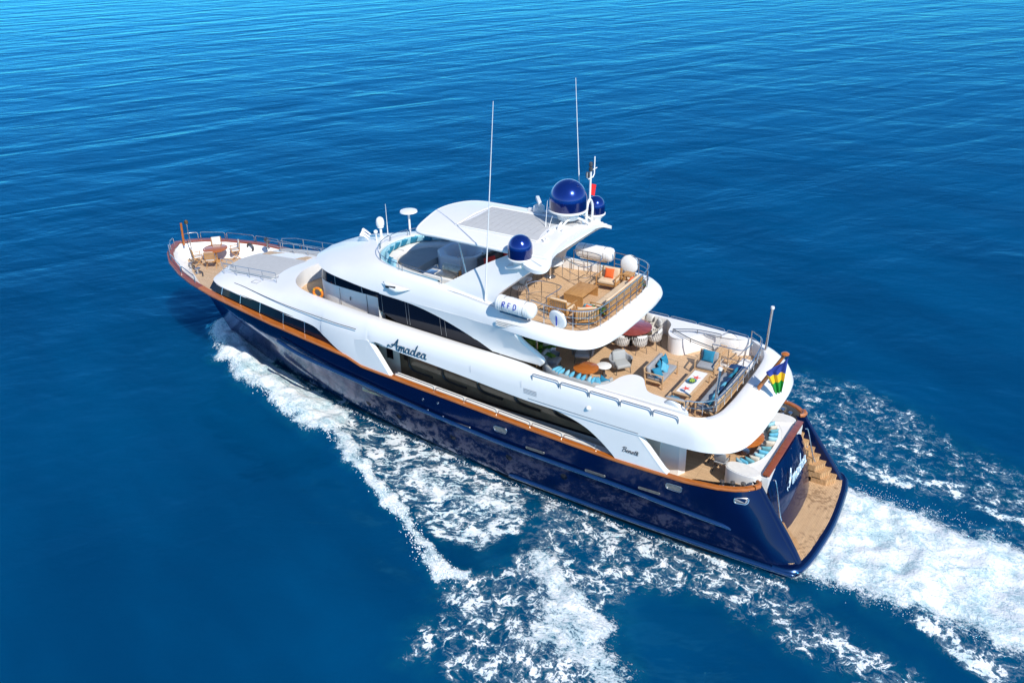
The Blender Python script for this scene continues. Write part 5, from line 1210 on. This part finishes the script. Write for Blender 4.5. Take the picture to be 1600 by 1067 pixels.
b = B(); b.loft([[V(x, y, z) for x, y in o] for o, z in ((o1, 7.3), (o1, 7.92), (octo(16.79, 18.86, -1.86, .11, .55), 7.98), (o2, 7.98), (octo(17.05, 18.6, -1.6, -.15, .45), 7.9), (o3, 7.5))], closed=True)
b.add([V(x, y, 7.5) for x, y in o3], [tuple(range(8))]); b.out('tub', 'jac', t, 30)
for (x, y) in ((17.5, -.05), (16.85, -1.0)): B().lathe([(.04, 0), (.04, .03), (.02, .05)], (x, y, 7.985), 12).out('tap', 'steel', t)
t = thing('bar_unit', 'stainless barbecue and bar unit against the port side of the fly deck', 'bar', (17.0, 1.6, 7.3))
B().box((17.05, 1.75, 7.62), (1.5, .75, .64), bev=.03).out('cabinet', 'cushw', t)
B().box((16.75, 1.72, 7.98), (.9, .55, .10), bev=.02).out('grill', 'silver', t)
B().box((16.8, 1.38, 8.12), (.95, .10, .34), ry=0, rx=R(20), bev=.04).out('grill_lid', 'silver', t)
B().box((17.55, 1.78, 7.955), (.42, .40, .03), bev=.01).out('sink', 'steel', t)
B().tube(cr([V(17.4, 1.55, 7.95), V(17.4, 1.55, 8.18), V(17.45, 1.62, 8.22), V(17.48, 1.68, 8.15)], 10), .012, 6).out('tap', 'steel', t)
B().tube([V(16.2, 1.62, 7.6), V(16.2, 1.62, 8.2)], .07, 12).out('bottle_holder', 'bronze', t)
for x, y, rz, lab in ((15.7, -.15, PI*.9, 'red cushioned helm chair nearer to port under the hardtop'), (15.5, -1.35, PI*.9, 'red cushioned helm chair nearer to starboard under the hardtop')):
    t = thing('helm_chair', lab, 'chair', group='red helm chairs under the hardtop')
    B().box((0, 0, .42), (.55, .6, .14), bev=.05).out('seat', 'red', t, 60); B().box((-.26, 0, .68), (.12, .58, .5), ry=R(-10), bev=.05).out('backrest', 'red', t, 60); B().lathe([(.22, 0), (.2, .03), (.05, .05), (.05, .36)], n=20).out('pedestal', 'steel', t); place(t, (x, y, 7.305), rz)
b = B(); b.box((16.2, -.8, 7.75), (.5, 1.6, .9), bev=.08); b.box((16.25, -.8, 8.22), (.30, 1.2, .12), ry=R(25), bev=.03); tag(b.out('helm_console', 'darkgrey', None), 'dark helm console between the hot tub and the red chairs', 'console')

# --- bow
round_table('bow_table', 'round orange teak table in the bow well', .66, .75, 'varnish', (34.55, -.62, 4.255), 'teakf')
def director(label):
    t = thing('bow_chair', label, 'chair', group='folding teak chairs round the bow table')
    for s in (1, -1):
        B().tube([V(.24, .26*s, 0), V(-.22, .26*s, .48)], .022, 6).out('leg', 'teakf', t); B().tube([V(-.24, .26*s, 0), V(.22, .26*s, .48)], .022, 6).out('leg', 'teakf', t)
        B().box((0, .27*s, .66), (.5, .05, .025), bev=.008).out('armrest', 'teakf', t); B().tube([V(-.22, .26*s, .46), V(-.27, .26*s, .98)], .022, 6).out('back_post', 'teakf', t)
        B().tube([V(.2, .27*s, .46), V(.2, .27*s, .65)], .018, 6).out('arm_post', 'teakf', t)
    b = B(); b.box((0, 0, .47), (.5, .5, .03)); b.out('seat', 'teakf', t)
    b = B()
    for k in range(5): b.box((-.25-.012*k, 0, .60+.09*k), (.018, .5, .06))
    b.out('back_slats', 'teakf', t, 0)
    B().box((.0, 0, .51), (.46, .46, .06), bev=.025).out('seat_cushion', 'cushw', t); B().box((-.235, 0, .80), (.05, .46, .40), ry=R(-6), bev=.02).out('back_cushion', 'cushw', t); return t
d0 = director('bow chair on the port aft side of the round teak table'); place(d0, (34.0, .18, 4.255), math.atan2(-.8, .55))
dup(d0, (35.0, .28, 4.255), math.atan2(-.9, -.45), 'bow chair on the port forward side of the round teak table')
dup(d0, (35.2, -1.25, 4.255), math.atan2(.6, -.65), 'bow chair tucked under the starboard bow rail')
dup(d0, (33.95, -1.45, 4.255), math.atan2(.8, .6), 'bow chair on the starboard aft side of the round teak table')
B().tube([V(36.35, 0, 5.05), V(36.25, 0, 6.35)], .06, 10).out('jack_staff', 'varnish', YG)
g = B().tube([V(35.7, .05, 4.3), V(35.7, .05, 6.45)], .03, 8).out('bow_light_mast', 'steel', YG); B().lathe([(.06, 0), (.10, .03), (.10, .16), (.04, .22)], (35.7, .05, 6.42), 12).out('bow_light', 'bronze', g)
for (x, y) in ((34.9, .85), (34.0, 1.15)):
    g = B().lathe([(.16, 0), (.16, .06), (.07, .10), (.07, .22), (.15, .28), (.15, .33), (.05, .35)], (x, y, 4.25), 18).out('windlass', 'steel', YG)
ch_ = cr([V(35.6, .75, 4.30), V(35.0, .62, 4.32), V(34.6, .9, 4.30), V(33.9, 1.0, 4.32), V(33.4, 1.35, 4.30)], 50)
b = B()
for i in range(0, 49, 1):
    q = ch_[i]; a = i*.9; b.ell(q, (.05, .035, .03), 6, 4)
b.out('anchor_chain', 'darkgrey', YG)
b = B(); b.tube([V(33.5+.22*math.cos(a), -2.16-.0*a, 4.72+.22*math.sin(a)) for a in [2*PI*i/24 for i in range(24)]], .055, 8, closed=True); tag(b.out('life_ring', 'darkgrey', None), 'dark life ring hung on the inside of the starboard bow bulwark', 'life ring')
g = B().lathe([(.12, 0), (.10, .04), (.05, .08), (.05, .35)], (31.95, -2.05, 5.0), 14).out('search_light', 'silver', YG); B().tube([V(32.05, -2.1, 5.48), V(31.75, -2.0, 5.46)], [.13, .10], 12).out('lamp_housing', 'darkgrey', g)
# orange life ring on the Portuguese bridge
g = thing('life_ring', 'orange and yellow life ring hung on the wheelhouse walkway', 'life ring', (23.6, 2.45, 5.9))
b = B(); b.tube([V(23.85+.23*math.cos(a), 2.40+.04*math.cos(a), 5.84+.23*math.sin(a)) for a in [2*PI*i/28 for i in range(28)]], .06, 10, closed=True); b.out('ring', 'lifeo', g, 60)
for a in (.8, 2.4, 4.0, 5.5):
    B().tube([V(23.85+.23*math.cos(a+d), 2.40+.04*math.cos(a+d), 5.84+.23*math.sin(a+d)) for d in (-.12, 0, .12)], .064, 10).out('band', 'fy', g)
# --- cockpit aft on the main deck
t = thing('cockpit_settee', 'curved white settee around the aft end of the main deck cockpit', 'sofa', (3, 0, 2.35))
cp = cr([(3.85, 2.05, 0), (3.35, 1.75, 0), (2.98, 1.15, 0), (2.84, .4, 0), (2.84, -.4, 0), (2.98, -1.15, 0), (3.35, -1.75, 0), (3.85, -2.05, 0)], 50)
ribbon(cp, [(-.02, 2.35), (-.02, 3.02), (.02, 3.08), (.14, 3.08), (.18, 3.02), (.24, 2.78), (.24, 2.35)], 'backrest', 'white', t); ribbon(cp, [(.22, 2.35), (.22, 2.76), (.26, 2.80), (.72, 2.80), (.76, 2.76), (.76, 2.35)], 'seat', 'cushw', t)
pl = [(p.x, p.y) for p in cp]; b = B(); b.prism(pl+[(3.85, -2.15), (2.45, -2.1), (2.45, 2.1), (3.85, 2.15)], 2.36, 3.07); b.out('surround', 'white', t, 30)
cc = offs(cp, .32)
for i in range(14):
    k = 4+int(i*41/13); q = cc[k]; d = cc[min(k+1, 49)]-cc[k-1]; a = math.atan2(d.y, d.x); m_ = ('pale', 'lblue', 'teal', 'sand')[i % 4]
    nmn = {'pale': 'pale aqua', 'lblue': 'light blue', 'teal': 'dusty teal', 'sand': 'sand coloured'}[m_]
    pil((q.x, q.y, 3.02), a+.5, 12, .40, m_, '%s cushion, %s from port along the cockpit settee' % (nmn, (order+['thirteenth', 'fourteenth'])[i]), 'cushions along the cockpit settee', roll=6*(i % 3))
round_table('cockpit_table', 'round orange teak table half hidden under the deck overhang', .85, .74, 'varnish', (4.25, -.15, 2.355), 'steel')
cc_ = thing('cockpit_chair', 'grey folding chair beside the port end of the cockpit table', 'chair')
for s in (1, -1):
    B().tube([V(.22, .24*s, 0), V(-.2, .24*s, .45)], .015, 6).out('leg', 'darkgrey', cc_); B().tube([V(-.24, .24*s, 0), V(.2, .24*s, .45), V(.2, .24*s, .64), V(-.22, .24*s, .66)], .015, 6).out('leg', 'darkgrey', cc_)
B().box((0, 0, .45), (.46, .46, .05), bev=.02).out('seat', 'grey', cc_); B().box((-.22, 0, .72), (.05, .46, .38), ry=R(-8), bev=.02).out('backrest', 'grey', cc_)
place(cc_, (4.45, 1.45, 2.355), -PI/2)
dup(cc_, (5.0, .9, 2.355), -PI*.8, 'grey folding chair in the shade forward of the cockpit table')
for s in (1, -1):
    P = [(p.x, p.y*s) for p in cr([(3.95, 1.78, 0), (4.08, 2.02, 0), (3.95, 2.28, 0), (3.5, 2.42, 0), (2.95, 2.40, 0), (2.75, 2.2, 0), (2.8, 1.95, 0), (3.4, 1.7, 0)], 30, closed=True)]
    b = B(); b.prism(P, 2.36, 3.12); g = b.out('stair_console', 'white', YG, 40); b = B(); b.prism([(3.4+(x-3.4)*.93, 2.1*s+(y-2.1*s)*.93) for x, y in P], 3.12, 3.15); b.out('cushion_top', 'cushw', g)
    b = B(); b.box((2.70, 2.12*s, 2.75), (.03, .30, .30)); b.out('speaker', 'darkgrey', g)
    # mooring gear on the quarter
    P = [(p.x, p.y*s) for p in cr([(4.9, 3.35, 0), (4.3, 3.30, 0), (3.6, 3.10, 0), (3.0, 2.86, 0), (2.95, 2.62, 0), (3.5, 2.68, 0), (4.2, 2.95, 0), (4.85, 3.15, 0)], 30, closed=True)]
    b = B(); b.prism(P, 2.78, 2.84); b.prism([(x*.98+.08, y*.97) for x, y in P], 2.36, 2.78); g = b.out('mooring_station', 'black', YG, 30)
    for x, y in ((3.15, 2.80), (3.5, 2.93), (3.85, 3.06)):
        B().lathe([(.10, 0), (.10, .03), (.05, .07), (.05, .15), (.10, .20), (.09, .23), (.02, .24)], (x, y*s, 2.84), 16).out('capstan', 'steel', g)

# small seams, vents and hatches that break up the white mouldings
for s in (1, -1):
    for k in range(4):
        B().tube([V(x, (3.80+.012)*s, 4.98-.06*k-.02*(12-x)) for x in (11.2, 11.5, 11.8)], .006, 4).out('vent_slot', 'greyd', sup)
    B().tube([V(x, y*s, z) for x, y, z in ((16.55, 2.66, 7.98), (16.1, 2.82, 7.86), (15.2, 2.90, 7.86), (14.2, 3.0, 7.80), (13.5, 3.05, 7.76))], .007, 4).out('panel_seam', 'greyd', sun)
    for x in (17.2, 14.3, 11.9): B().tube([V(x, hb(x)*s+.013*s, z) for z in (4.98, 5.12, 5.3)], .004, 4).out('panel_seam', 'grey', sup)
for x0, x1, y0, y1 in ((23.6, 24.2, -.45, .45),):
    z = 7.68
for (x, y) in ((29.9, -2.05), (28.4, 2.05)):
    P = [V(x+a, y+c, fore_z(x, y)+.02) for a, c in ((-.2, -.15), (.2, -.15), (.2, .15), (-.2, .15))]
    B().tube(P, .008, 4, closed=True).out('hatch_seam', 'greyd', YG)

# flecks of spray thrown off the bow wave and the wash
random.seed(11); b = B()
def fleck(x, y, z, r):
    a = random.uniform(0, 6.28); P = [V(x+r*math.cos(a+k*2.1), y+r*math.sin(a+k*2.1), z) for k in range(3)]+[V(x, y, z+r*1.3)]
    b.add(P, [(0, 1, 3), (1, 2, 3), (2, 0, 3), (2, 1, 0)])
crest = cr([(34.6, .0, 0), (32.6, 1.4, 0), (29.5, 2.75, 0), (26.6, 3.65, 0), (24, 4.3, 0), (21.3, 4.8, 0), (18, 6.4, 0), (15.2, 7.7, 0), (12.7, 9.2, 0), (11.2, 9.5, 0)], 200)
for i in range(2600):
    k = int(199*random.random()**1.5); q = crest[k]; f_ = 1-k/230
    fleck(q.x+random.gauss(0, .22), q.y+random.gauss(.05, .20), .05+abs(random.gauss(0, .16))*f_+.25*f_, random.uniform(.012, .038))
for i in range(700):
    x = .3-random.expovariate(.35); y = random.choice((-1, 1))*(3.0+random.gauss(0, .22))
    fleck(x, y, .10+abs(random.gauss(0, .12)), random.uniform(.008, .022))
for i in range(900):
    x = random.uniform(1, 30); y = itp(x, [(1, 3.75), (7, 3.75), (13, 3.6), (20, 2.95), (25, 2.2), (30, 1.2)])+abs(random.gauss(0, .12)); fleck(x, y, .04+abs(random.gauss(0, .05)), random.uniform(.01, .028))
M['spray'] = mat('sea_spray', (.82, .85, .86), .6)
b.out('sea_spray', 'spray', None, 0, kind='stuff', weld=False)
